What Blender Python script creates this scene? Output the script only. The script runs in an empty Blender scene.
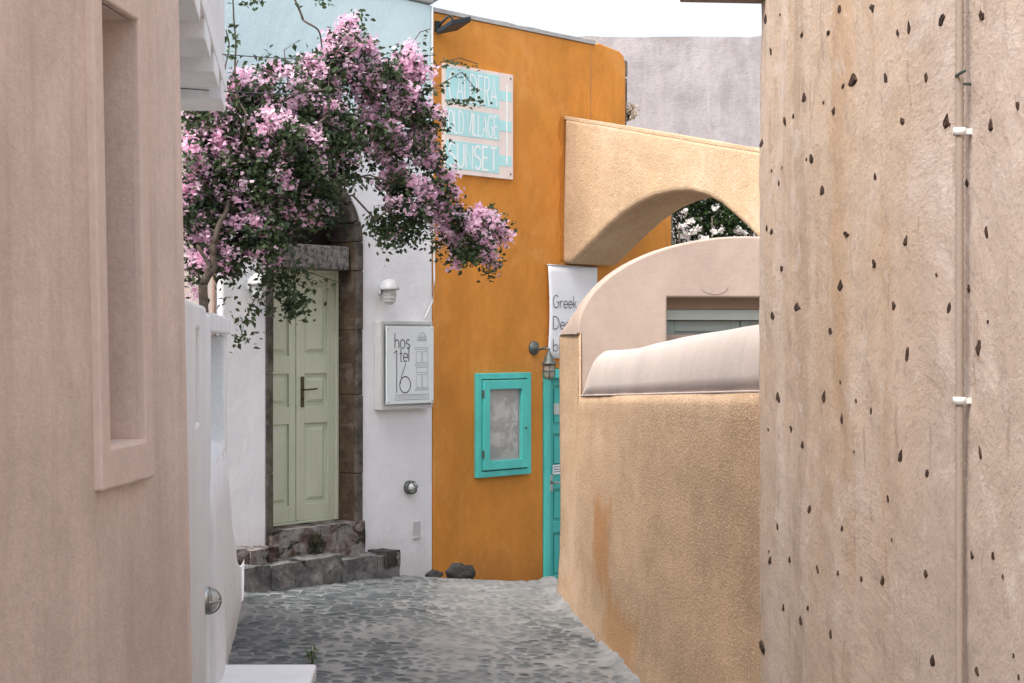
import bpy, bmesh, math, random
import numpy as np
from mathutils import Vector, noise, Matrix

random.seed(7)
rng = np.random.default_rng(7)
PI = math.pi
F = 1707.0          # focal length in pixels of the 1024 px wide picture (60 mm)
E = 1.6             # eye height
C = bpy.context.scene.collection

# ------------------------------------------------------------------ scene, camera, light
sc = bpy.context.scene
w = bpy.data.worlds.new("World"); sc.world = w; w.use_nodes = True
nt = w.node_tree; nt.nodes.clear()
out = nt.nodes.new('ShaderNodeOutputWorld'); bg = nt.nodes.new('ShaderNodeBackground')
sky = nt.nodes.new('ShaderNodeTexSky'); sky.sky_type = 'NISHITA'; sky.sun_disc = False
SUN_EL, SUN_AZ = math.radians(56), math.radians(222)      # azimuth clockwise from +Y
sky.sun_elevation = SUN_EL; sky.sun_rotation = SUN_AZ
sky.air_density = 1.0; sky.dust_density = 6.0; sky.ozone_density = 1.0
hs = nt.nodes.new('ShaderNodeHueSaturation'); hs.inputs['Saturation'].default_value = 0.40
nt.links.new(sky.outputs[0], hs.inputs['Color']); nt.links.new(hs.outputs[0], bg.inputs[0])
bg.inputs[1].default_value = 0.15
nt.links.new(bg.outputs[0], out.inputs[0])
sl = bpy.data.lights.new('sun', 'SUN'); sl.energy = 0.5; sl.angle = math.radians(40); sl.color = (1, .97, .93)
so = bpy.data.objects.new('sun', sl); C.objects.link(so)
sd = Vector((math.sin(SUN_AZ)*math.cos(SUN_EL), math.cos(SUN_AZ)*math.cos(SUN_EL), math.sin(SUN_EL)))
so.rotation_euler = sd.to_track_quat('Z', 'Y').to_euler(); so.location = (0, -3, 12)
cam = bpy.data.cameras.new('camera'); co = bpy.data.objects.new('camera', cam); C.objects.link(co)
cam.lens = 60.0; cam.sensor_width = 36; cam.clip_end = 2000; cam.clip_start = 0.05
co.location = (0, 0, E); co.rotation_euler = (PI/2, 0, 0); sc.camera = co
sc.view_settings.view_transform = 'Standard'; sc.view_settings.look = 'None'
sc.view_settings.exposure = 1.4; sc.view_settings.gamma = 1
sc.cycles.max_bounces = 8; sc.cycles.diffuse_bounces = 5

# ------------------------------------------------------------------ frames: local axes of each wall
class Fr:
    def __init__(s, ox, oy, deg): s.ox, s.oy, s.c, s.s = ox, oy, math.cos(math.radians(deg)), math.sin(math.radians(deg))
    def __call__(s, p): return (s.ox+p[0]*s.c-p[1]*s.s, s.oy+p[0]*s.s+p[1]*s.c, p[2]+E)
I = Fr(0, 0, 0)
H = Fr(-.719, 15.53, 50.9)      # white facade, x along (negative = left), y into the wall
O = Fr(-.719, 15.53, 48.2)      # orange facade
R = Fr(1.504, 0, 94.72)         # walls on the right of the lane, x = distance, +y = towards the lane
W = Fr(-.42, 0, 97.29)          # white garden wall, x = distance, +y = away from the lane
K = Fr(-1.598, 0, 85.71)        # rose house, x = distance, +y = into the house
A = Fr(.505, 16.9, -41.8)       # buttress arch
G = Fr(.475, 12.47, 4.72)       # gable of the vaulted house
def hs_(u): return (22788/(1900-u)-15.53)/.776
def os_(u): return (24956/(2040-u)-15.53)/.7455
def od(u): return 24956/(2040-u)
def Pt(u, v, d): return Vector(((u-512)/F*d, d, (341.5-v)/F*d))   # eye-relative point

def gz(x, d):
    z = -1.6-.0325*d+.03*max(0., -x)
    k = min(1., max(0., (x+1.45)/.8))
    return z-.14*max(0., d-14.85)*k

# ------------------------------------------------------------------ mesh builder
class MB:
    def __init__(s, fr=I): s.v, s.f, s.m, s.fr, s.mi, s.smooth = [], [], [], fr, 0, []
    def add(s, vs, fs, smooth=False):
        b = len(s.v); s.v += [s.fr(p) for p in vs]
        for f in fs: s.f.append([b+i for i in f]); s.m.append(s.mi); s.smooth.append(smooth)
    def box(s, x0, x1, y0, y1, z0, z1):
        s.add([(x0,y0,z0),(x1,y0,z0),(x1,y1,z0),(x0,y1,z0),(x0,y0,z1),(x1,y0,z1),(x1,y1,z1),(x0,y1,z1)],
              [(0,1,5,4),(1,2,6,5),(2,3,7,6),(3,0,4,7),(4,5,6,7),(3,2,1,0)])
    def prism(s, poly, y0, y1):                    # outline in (x, z), thick along y
        n = len(poly)
        s.add([(x,y0,z) for x,z in poly]+[(x,y1,z) for x,z in poly],
              [tuple(range(n)), tuple(range(2*n-1, n-1, -1))]+[(i,i+n,(i+1)%n+n,(i+1)%n) for i in range(n)])
    def slab(s, poly, z0, z1):                     # outline in (x, y), thick along z
        n = len(poly)
        s.add([(x,y,z0) for x,y in poly]+[(x,y,z1) for x,y in poly],
              [tuple(range(n-1,-1,-1)), tuple(range(n, 2*n))]+[(i,(i+1)%n,(i+1)%n+n,i+n) for i in range(n)])
    def tube(s, pts, r, n=8, cap=True):
        pts = [Vector(p) for p in pts]; rs = r if isinstance(r, (list, tuple)) else [r]*len(pts)
        vs, fs = [], []
        up = Vector((0,0,1))
        for i, p in enumerate(pts):
            t = (pts[min(i+1,len(pts)-1)]-pts[max(i-1,0)]).normalized()
            a = t.cross(up if abs(t.z) < .95 else Vector((1,0,0))).normalized(); b = a.cross(t)
            for k in range(n):
                q = 2*PI*k/n; vs.append(tuple(p+rs[i]*(a*math.cos(q)+b*math.sin(q))))
        for i in range(len(pts)-1):
            for k in range(n): fs.append((i*n+k, i*n+(k+1)%n, (i+1)*n+(k+1)%n, (i+1)*n+k))
        if cap: fs += [tuple(range(n-1,-1,-1)), tuple(range((len(pts)-1)*n, len(pts)*n))]
        s.add(vs, fs, True)
    def lathe(s, prof, o, ax=(0,0,1), n=20):       # prof = (radius, distance along ax)
        o = Vector(o); ax = Vector(ax).normalized()
        a = ax.cross(Vector((0,0,1)) if abs(ax.z) < .9 else Vector((1,0,0))).normalized(); b = a.cross(ax)
        vs, fs = [], []
        for r, h in prof:
            for k in range(n):
                q = 2*PI*k/n; vs.append(tuple(o+ax*h+max(r,1e-4)*(a*math.cos(q)+b*math.sin(q))))
        for i in range(len(prof)-1):
            for k in range(n): fs.append((i*n+k, i*n+(k+1)%n, (i+1)*n+(k+1)%n, (i+1)*n+k))
        fs += [tuple(range(n-1,-1,-1)), tuple(range((len(prof)-1)*n, len(prof)*n))]
        s.add(vs, fs, True)
    def ball(s, c, rx, ry, rz, n=12, rough=0, seed=0, flat=.0):
        bm = bmesh.new(); bmesh.ops.create_icosphere(bm, subdivisions=3, radius=1)
        vs = []
        for v in bm.verts:
            p = v.co.copy()
            k = 1+rough*noise.noise(p*1.6+Vector((seed*3.1, seed, 0)))+.4*rough*noise.noise(p*4+Vector((seed, 0, 9)))
            vs.append((c[0]+p.x*rx*k, c[1]+p.y*ry*k, c[2]+p.z*rz*k))
        fs = [tuple(v.index for v in f.verts) for f in bm.faces]; bm.free()
        s.add(vs, fs, True)
    def ribbon(s, pts, wd, y):                     # a flat painted stroke on a wall plane (x, z) at depth y
        p = [Vector((a, b)) for a, b in pts]; q = [p[0]]
        for a in p[1:]:
            if (a-q[-1]).length > 1e-5: q.append(a)
        p = q
        if len(p) < 2: return
        vs = []
        for i, a in enumerate(p):
            d0 = (p[i]-p[i-1]).normalized() if i else (p[1]-p[0]).normalized()
            d1 = (p[i+1]-p[i]).normalized() if i < len(p)-1 else d0
            m = d0+d1; m = m.normalized() if m.length > .3 else d1
            k = wd/2/max(.5, m.dot(d1)); nn = Vector((-m.y, m.x))*k
            vs += [(a.x+nn.x, y, a.y+nn.y), (a.x-nn.x, y, a.y-nn.y)]
        s.add(vs, [(2*i, 2*i+1, 2*i+3, 2*i+2) for i in range(len(p)-1)])
    def build(s, name, mats, parent=None, bevel=0, seg=2, base=None):
        mats = mats if isinstance(mats, (list, tuple)) else [mats]
        v = np.array(s.v)
        if parent is not None: L = wloc(parent)
        elif base is not None: L = Vector(base)
        else: L = Vector(((v[:,0].min()+v[:,0].max())/2, (v[:,1].min()+v[:,1].max())/2, v[:,2].min()))
        me = bpy.data.meshes.new(name); me.from_pydata((v-np.array(L)).tolist(), [], s.f)
        for m in mats: me.materials.append(m)
        me.polygons.foreach_set('material_index', s.m); me.polygons.foreach_set('use_smooth', s.smooth)
        bm = bmesh.new(); bm.from_mesh(me); bmesh.ops.recalc_face_normals(bm, faces=bm.faces); bm.to_mesh(me); bm.free()
        o = bpy.data.objects.new(name, me); C.objects.link(o)
        if parent is not None: o.parent = parent
        else: o.location = L
        if bevel:
            b = o.modifiers.new('bevel', 'BEVEL'); b.width = bevel; b.segments = seg; b.limit_method = 'ANGLE'; b.angle_limit = math.radians(38)
            b.use_clamp_overlap = True
        return o
def wloc(o):
    L = Vector(o.location)
    while o.parent: o = o.parent; L += Vector(o.location)
    return L
def tag(o, label=None, cat=None, group=None, kind=None):
    for k, v in (('label', label), ('category', cat), ('group', group), ('kind', kind)):
        if v: o[k] = v
    return o
def thing(name, base, label, cat, group=None):
    o = bpy.data.objects.new(name, None); C.objects.link(o); o.empty_display_size = .1; o.location = base
    return tag(o, label, cat, group)
def arc(cx, cz, rx, rz, a0, a1, n=12):
    return [(cx+rx*math.cos(math.radians(a0+(a1-a0)*i/n)), cz+rz*math.sin(math.radians(a0+(a1-a0)*i/n))) for i in range(n+1)]

# ------------------------------------------------------------------ materials
class NT:
    def __init__(s, name, rough=.9):
        s.m = bpy.data.materials.new(name); s.m.use_nodes = True; s.t = s.m.node_tree
        s.b = s.t.nodes['Principled BSDF']; s.b.inputs['Roughness'].default_value = rough
        s.b.inputs['Specular IOR Level'].default_value = .3
        s.tc = s.n('ShaderNodeTexCoord'); s.h = None
    def n(s, k): return s.t.nodes.new(k)
    def l(s, a, b): s.t.links.new(a, b)
    def mapped(s, sx, sy, sz):
        m = s.n('ShaderNodeMapping'); m.inputs['Scale'].default_value = (sx, sy, sz); s.l(s.tc.outputs['Object'], m.inputs[0]); return m.outputs[0]
    def noise(s, scale=(1,1,1), detail=5, rough=.6, dist=0):
        n = s.n('ShaderNodeTexNoise'); n.inputs['Scale'].default_value = 1; n.inputs['Detail'].default_value = detail
        n.inputs['Roughness'].default_value = rough; n.inputs['Distortion'].default_value = dist
        s.l(s.mapped(*scale), n.inputs['Vector']); return n.outputs['Fac']
    def vor(s, scale, feature='F1'):
        n = s.n('ShaderNodeTexVoronoi'); n.feature = feature; n.inputs['Scale'].default_value = 1
        s.l(s.mapped(*scale), n.inputs['Vector']); return n.outputs['Distance']
    def ramp(s, f, a, b, lo=0., hi=1.):
        n = s.n('ShaderNodeMapRange'); n.inputs['From Min'].default_value = a; n.inputs['From Max'].default_value = b
        n.inputs['To Min'].default_value = lo; n.inputs['To Max'].default_value = hi; n.interpolation_type = 'SMOOTHSTEP'
        s.l(f, n.inputs['Value']); return n.outputs[0]
    def math(s, op, a, b):
        n = s.n('ShaderNodeMath'); n.operation = op
        for i, x in enumerate((a, b)):
            if isinstance(x, (int, float)): n.inputs[i].default_value = x
            else: s.l(x, n.inputs[i])
        return n.outputs[0]
    def mix(s, fac, a, b, mode='MIX'):
        n = s.n('ShaderNodeMix'); n.data_type = 'RGBA'; n.blend_type = mode
        for i, x in ((0, fac), (6, a), (7, b)):
            if isinstance(x, (int, float)): n.inputs[i].default_value = x
            elif isinstance(x, tuple): n.inputs[i].default_value = (*x, 1)
            else: s.l(x, n.inputs[i])
        return n.outputs[2]
    def zpos(s):
        g = s.n('ShaderNodeNewGeometry'); x = s.n('ShaderNodeSeparateXYZ'); s.l(g.outputs['Position'], x.inputs[0]); return x.outputs[2]
    def col(s, c):
        if isinstance(c, tuple): s.b.inputs['Base Color'].default_value = (*c, 1)
        else: s.l(c, s.b.inputs['Base Color'])
    def bump(s, f, dist, strength=1.):
        n = s.n('ShaderNodeBump'); n.inputs['Distance'].default_value = dist; n.inputs['Strength'].default_value = strength
        s.l(f, n.inputs['Height'])
        if s.h is not None: s.l(s.h, n.inputs['Normal'])
        s.h = n.outputs[0]; s.l(s.h, s.b.inputs['Normal'])
def sc3(c, k): return tuple(min(1, x*k) for x in c)

def plaster(name, c, var=.14, grain=70, gd=.004, lump=3.5, ld=.02, streak=None, sk=.5, blotch=None, rough=.92, base=None, fine=.5, gy=1., speck=None, stain=None):
    m = NT(name, rough)
    n1 = m.noise((2.2,2.2*gy,1.3), 7, .68, .3); n2 = m.noise((grain*.4,grain*.4*gy,grain*.4), 5, .72); n3 = m.noise((grain*1.1,grain*1.1*gy,grain*1.1), 3, .65)
    col = m.mix(m.ramp(n1,.3,.7), sc3(c,1-var), sc3(c,1+var*.8))
    col = m.mix(m.math('MULTIPLY', m.ramp(n2,.35,.75), fine), col, m.mix(1., col, (.80,.78,.77), 'MULTIPLY'))
    if speck:
        col = m.mix(m.math('MULTIPLY', m.ramp(n3,.54,.68), .75), col, speck[0]); col = m.mix(m.math('MULTIPLY', m.ramp(n3,.46,.34), .6), col, speck[1])
    if streak:
        st = m.noise((9,9*gy,.55), 5, .6, .2)
        col = m.mix(m.math('MULTIPLY', m.ramp(st,.48,.72), sk), col, streak)
    if blotch:
        bl = m.noise((1.1,1.1*gy,.9), 8, .72, .5)
        col = m.mix(m.math('MULTIPLY', m.ramp(bl,.50,.66), .6), col, blotch)
    if stain:                                           # an old rust run: (colour, y, half width, z, half height)
        g = m.n('ShaderNodeNewGeometry'); x = m.n('ShaderNodeSeparateXYZ'); m.l(g.outputs['Position'], x.inputs[0])
        for cs, y0, hy, z0, hz in stain:
            a = m.math('DIVIDE', m.math('ABSOLUTE', m.math('SUBTRACT', x.outputs[1], y0), 0), hy); b = m.math('DIVIDE', m.math('ABSOLUTE', m.math('SUBTRACT', x.outputs[2], z0), 0), hz)
            q = m.math('ADD', m.math('MAXIMUM', a, b), m.math('MULTIPLY', m.math('SUBTRACT', m.noise((9,5,3),5,.7), .5), 1.6))
            col = m.mix(m.math('MULTIPLY', m.ramp(q, .4, 1.0, 1, 0), .7), col, cs)
    if base:                                            # rain-splash grime along the foot of the wall
        g = m.math('MULTIPLY', m.ramp(m.math('ADD', m.zpos(), m.math('MULTIPLY', n1, .9)), base[1], base[1]+.7, 1, 0), base[2])
        col = m.mix(g, col, base[0])
    m.col(col)
    m.bump(m.noise((lump,lump*gy,lump*.8), 4, .55), ld, .8); m.bump(n3 if speck else m.noise((grain,grain*gy,grain), 3, .6), gd, .9)
    return m.m
def paint(name, c, rough=.5, var=.06, wear=None, bd=.001):
    m = NT(name, rough); n = m.noise((4,4,2.5), 6, .65)
    col = m.mix(m.ramp(n,.3,.7), sc3(c,1-var), sc3(c,1+var))
    if wear: col = m.mix(m.math('MULTIPLY', m.ramp(m.noise((14,14,7),7,.75),.6,.72), .7), col, wear)
    m.col(col); m.bump(m.noise((60,60,20), 3, .5), bd, .6); return m.m
def metal(name, c, rough=.4, met=.6):
    m = NT(name, rough); m.b.inputs['Metallic'].default_value = met
    m.col(m.mix(m.noise((30,30,30),5,.7), sc3(c,.75), sc3(c,1.2))); return m.m
def rock(name, a, b, c3=None, scale=6, bd=.02):
    m = NT(name, .9); n = m.noise((scale,)*3, 8, .7, .3); k = m.noise((scale*7,)*3, 5, .7)
    col = m.mix(m.ramp(n,.35,.65), a, b)
    if c3: col = m.mix(m.ramp(m.noise((scale*.7,scale*.7,scale*1.2),6,.7,.5),.53,.63), col, c3)
    col = m.mix(m.math('MULTIPLY', k, .5), col, m.mix(1., col, (.55,.55,.55), 'MULTIPLY'))
    m.col(col); m.bump(n, bd, .9); m.bump(k, bd*.35, .9); return m.m
def leafmat(name, a, b, tr=.25, rough=.45):
    m = NT(name, rough)
    at = m.n('ShaderNodeAttribute'); at.attribute_name = 'tone'
    c = m.mix(at.outputs['Fac'], a, b); m.col(c)
    t = m.n('ShaderNodeBsdfTranslucent'); m.l(c, t.inputs[0])
    x = m.n('ShaderNodeMixShader'); x.inputs[0].default_value = tr
    o = m.t.nodes['Material Output']; m.l(m.b.outputs[0], x.inputs[1]); m.l(t.outputs[0], x.inputs[2]); m.l(x.outputs[0], o.inputs[0])
    return m.m
def glassy(name, tint=(.8,.85,.85), alpha=.25, rough=.08):
    m = NT(name, rough); m.b.inputs['Specular IOR Level'].default_value = .5; m.col(tint); m.b.inputs['Alpha'].default_value = alpha; return m.m

M = {}
M['rose'] = plaster('rose plaster', (.68,.575,.53), .13, 95, .003, 4, .014, (.50,.40,.36), .5, base=((.38,.295,.26), -.5, .5), gy=.8, fine=.6)
M['rosetrim'] = plaster('rose trim plaster', (.69,.58,.535), .06, 60, .002, 6, .006)
M['white'] = plaster('whitewash', (.76,.76,.78), .05, 45, .003, 3, .018, (.66,.66,.68), .3, base=((.50,.49,.47), -.55, .55), fine=.25)
M['white2'] = plaster('lime white', (.80,.815,.84), .05, 40, .004, 5, .02, (.70,.69,.69), .25, base=((.60,.58,.56), -.9, .5), fine=.2)
M['paleblue'] = plaster('pale blue limewash', (.66,.78,.80), .05, 45, .003, 4, .012, fine=.2)
M['orange'] = plaster('orange plaster', (.585,.238,.042), .13, 40, .003, 2.2, .025, (.52,.20,.035), .45, (.66,.31,.085), base=((.36,.14,.03), -.45, .75), fine=.35)
M['orangedark'] = plaster('darker orange patch', (.50,.19,.03), .12, 40, .004)
M['yellow'] = plaster('yellow roughcast', (.50,.36,.235), .12, 60, .009, 4, .03, (.50,.34,.20), .4, (.62,.48,.35), speck=((.62,.46,.30),(.40,.25,.14)))
M['stucco'] = plaster('sand roughcast', (.51,.345,.215), .16, 85, .006, 2.0, .03, (.48,.31,.18), .2, (.60,.43,.30), base=((.44,.30,.20), -.95, .6), fine=.6, gy=.4,
    speck=((.70,.53,.38), (.36,.22,.13)), stain=[((.44,.20,.06), 11.1, .50, .28, .38), ((.44,.23,.09), 10.3, .8, -.20, .26)])
M['pink'] = plaster('pink plaster', (.42,.325,.27), .09, 45, .002, 3, .012, fine=.25)
M['pinkrim'] = plaster('pale pink plaster', (.54,.46,.415), .08, 45, .002, 3, .012, fine=.25)
M['grey'] = plaster('grey cement render', (.36,.335,.345), .2, 45, .006, 2.5, .04, (.42,.385,.385), .6, (.24,.215,.20))
M['beige'] = plaster('beige plaster', (.42,.36,.33), .06, 45, .003, 3, .012, (.5,.43,.38), .4)
M['rosebrown'] = plaster('shaded lintel plaster', (.33,.23,.17), .1, 45, .003)  # recess shadow above the vault door put into this darker tan
M['cement'] = plaster('cement coping', (.42,.42,.42), .15, 40, .004, 5, .012)
M['chip'] = rock('embedded stone', (.030,.017,.012), (.11,.065,.045), None, 20, .01)
M['basalt'] = rock('basalt stone', (.11,.095,.085), (.24,.215,.20), (.15,.11,.085), 9, .015)
M['reveal'] = rock('brown tuff', (.055,.036,.024), (.12,.085,.055), (.16,.125,.10), 4, .02)
M['surround'] = rock('brown grey stone', (.055,.045,.038), (.15,.13,.115), (.09,.065,.05), 8, .025)
M['lintel'] = rock('speckled granite', (.075,.068,.066), (.31,.285,.285), None, 26, .012)
M['steprock'] = rock('step stone', (.10,.10,.10), (.28,.275,.27), (.03,.028,.024), 5, .03)
M['redrock'] = rock('red and grey stone', (.09,.045,.032), (.32,.31,.305), (.028,.026,.02), 6, .03)
M['darkrock'] = rock('dark lava stone', (.03,.03,.03), (.08,.075,.07), None, 9, .02)
M['doorgreen'] = paint('pale green paint', (.54,.585,.455), .45, .05)
M['turq'] = paint('turquoise paint', (.085,.53,.485), .45, .10, (.15,.58,.53))
M['turqdark'] = paint('turquoise door paint', (.06,.43,.395), .45, .08)
M['greydoor'] = paint('grey green paint', (.30,.34,.32), .5, .06)
M['greyframe'] = paint('pale grey frame', (.48,.52,.49), .5, .05)
M['signwhite'] = paint('sign white', (.70,.755,.775), .35, .02)
M['signedge'] = paint('sign box enamel', (.50,.51,.51), .4, .04)
M['lampwhite'] = paint('white enamel', (.47,.48,.49), .35, .05)
M['ink'] = paint('grey lettering', (.07,.08,.10), .5, .02)
M['line'] = paint('grey drawing line', (.20,.22,.25), .5, .02)
M['boardpink'] = paint('pinkish board', (.76,.67,.62), .6, .06, (.68,.55,.47))
M['boardblue'] = paint('pale turquoise bands', (.42,.72,.74), .6, .05)
M['letterwhite'] = paint('white lettering', (.83,.86,.86), .6, .02)
M['banner'] = paint('white banner cloth', (.76,.78,.82), .7, .03)
M['paper'] = None
M['bronze'] = metal('dark bronze', (.10,.085,.06), .4, .8)
M['iron'] = metal('grey green iron', (.12,.14,.13), .5, .5)
M['steel'] = metal('dull steel', (.42,.43,.43), .35, .9)
M['black'] = metal('black housing', (.03,.035,.04), .5, .2)
M['glass'] = glassy('case glass', (.7,.75,.75), .14)
M['lampglass'] = glassy('ribbed lamp glass', (.62,.63,.62), .75, .25)
M['tanglass'] = glassy('smoked lamp glass', (.42,.36,.30), .8, .25)
M['cable'] = paint('white cable sheath', (.62,.63,.63), .5, .03)
M['wire'] = paint('dark wire', (.06,.06,.06), .5, .03)
M['conduit'] = paint('beige conduit plastic', (.34,.275,.23), .5, .05)
M['clip'] = paint('white clip', (.75,.74,.73), .4, .02)
M['pipe'] = paint('pale blue pipe', (.52,.63,.66), .4, .04)
M['wood'] = paint('weathered timber', (.24,.16,.12), .8, .2, (.14,.10,.08), .004)
M['bark'] = rock('bark', (.035,.027,.02), (.11,.085,.065), None, 18, .01)
M['stem'] = paint('grey twig', (.085,.068,.052), .8, .25)
M['leaf'] = leafmat('bougainvillea leaf', (.017,.034,.014), (.075,.112,.046), .25)
M['bract'] = leafmat('pink bract', (.82,.48,.66), (.97,.79,.89), .5, .8)
M['oleaf'] = leafmat('oleander leaf', (.014,.034,.011), (.055,.10,.03), .2)
M['oflower'] = leafmat('white blossom', (.75,.70,.66), (.92,.90,.88), .3, .7)
M['dry'] = leafmat('dried flower heads', (.42,.32,.20), (.82,.74,.62), .2, .9)
M['weed'] = leafmat('weed leaf', (.06,.11,.03), (.16,.24,.08), .25)
M['moss'] = leafmat('moss', (.015,.022,.010), (.05,.06,.025), .1, .9)
M['dark'] = paint('dark interior', (.03,.025,.02), .9, .05)
m = NT('menu papers', .8)
a_ = m.ramp(m.noise((5,5,6),5,.6,.4),.42,.60)
m.col(m.mix(a_, (.24,.22,.21), (.56,.52,.50))); M['paper'] = m.m
# tall wall: stained lime plaster
m = NT('stained lime plaster', .93)
n1 = m.noise((2.,.9,.5), 7, .68, .3); n2 = m.noise((4,2.6,.22), 6, .62, .3); n3 = m.noise((22,9,14), 6, .7, .3); n4 = m.noise((2.2,1.2,1.5), 8, .74, .4)
g = m.n('ShaderNodeNewGeometry'); x = m.n('ShaderNodeSeparateXYZ'); m.l(g.outputs['Position'], x.inputs[0])
dy = m.math('ADD', x.outputs[1], m.math('MULTIPLY', m.math('SUBTRACT', m.noise((1.5,1,.6),6,.65), .5), .9))
def band(y0, hw, k): return m.math('MULTIPLY', m.ramp(m.math('ABSOLUTE', m.math('SUBTRACT', dy, y0), 0), hw*.35, hw, 1, 0), k)
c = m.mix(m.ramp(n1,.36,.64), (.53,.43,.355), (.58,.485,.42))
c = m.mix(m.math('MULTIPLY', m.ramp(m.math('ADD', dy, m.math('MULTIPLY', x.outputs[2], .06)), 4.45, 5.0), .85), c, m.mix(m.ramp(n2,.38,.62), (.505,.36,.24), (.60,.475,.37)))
c = m.mix(band(6.05, .12, .55), c, (.68,.58,.50)); c = m.mix(band(5.74, .09, .6), c, (.37,.27,.19)); c = m.mix(band(5.2, .12, .5), c, (.48,.31,.17))
c = m.mix(m.math('MULTIPLY', m.ramp(n4,.50,.66), .5), c, (.64,.56,.51))
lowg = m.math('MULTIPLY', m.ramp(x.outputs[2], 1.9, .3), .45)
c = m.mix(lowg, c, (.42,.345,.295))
c = m.mix(m.math('MULTIPLY', m.ramp(n3,.58,.70), .45), c, (.36,.27,.215))
c = m.mix(m.math('MULTIPLY', m.ramp(m.noise((30,14,3.5),5,.65,.2),.585,.66), .6), c, (.35,.265,.21))
c = m.mix(m.math('MULTIPLY', m.ramp(m.noise((80,35,60),5,.68),.48,.72), .6), c, (.38,.29,.24))
c = m.mix(m.math('MULTIPLY', m.ramp(m.noise((12,6,7),7,.75,.5),.56,.66), .5), c, (.66,.59,.54))
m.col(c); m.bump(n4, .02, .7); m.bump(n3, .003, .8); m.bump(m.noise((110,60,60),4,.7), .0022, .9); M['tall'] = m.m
# white facade: plain below, blending to pale blue over the upper part
m = NT('white to pale blue facade', .9)
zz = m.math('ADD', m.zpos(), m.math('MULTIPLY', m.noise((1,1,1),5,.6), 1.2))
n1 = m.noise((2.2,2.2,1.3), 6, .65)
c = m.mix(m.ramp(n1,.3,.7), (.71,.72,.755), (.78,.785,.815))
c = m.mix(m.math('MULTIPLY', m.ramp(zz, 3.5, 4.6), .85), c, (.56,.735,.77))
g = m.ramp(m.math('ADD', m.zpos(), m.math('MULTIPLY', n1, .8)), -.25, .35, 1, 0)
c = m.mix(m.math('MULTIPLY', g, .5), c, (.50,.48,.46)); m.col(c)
m.bump(m.noise((3,3,2.4),4,.55), .025, .8); m.bump(m.noise((40,)*3,3,.6), .003, .8); M['facade'] = m.m
# street
m = NT('lava cobbles in mortar', .62)
at = m.n('ShaderNodeAttribute'); at.attribute_name = 'stone'; a2 = m.n('ShaderNodeAttribute'); a2.attribute_name = 'tone'
st = m.mix(a2.outputs['Fac'], (.022,.033,.039), (.19,.205,.21)); n = m.noise((30,30,30),5,.7)
st = m.mix(m.math('MULTIPLY', n, .6), st, (.07,.082,.086))
mo = m.mix(m.ramp(m.noise((2.5,2.5,2.5),6,.7),.35,.65), (.175,.18,.178), (.29,.29,.285))
m.col(m.mix(at.outputs['Fac'], mo, st)); m.bump(m.noise((55,55,55),4,.6), .006, .8); M['street'] = m.m
m = NT('packed earth', .95); m.col(m.mix(m.noise((1.5,1.5,1.5),7,.7), (.20,.18,.16), (.32,.30,.27))); m.bump(m.noise((20,20,20),5,.6), .02); M['earth'] = m.m

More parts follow.
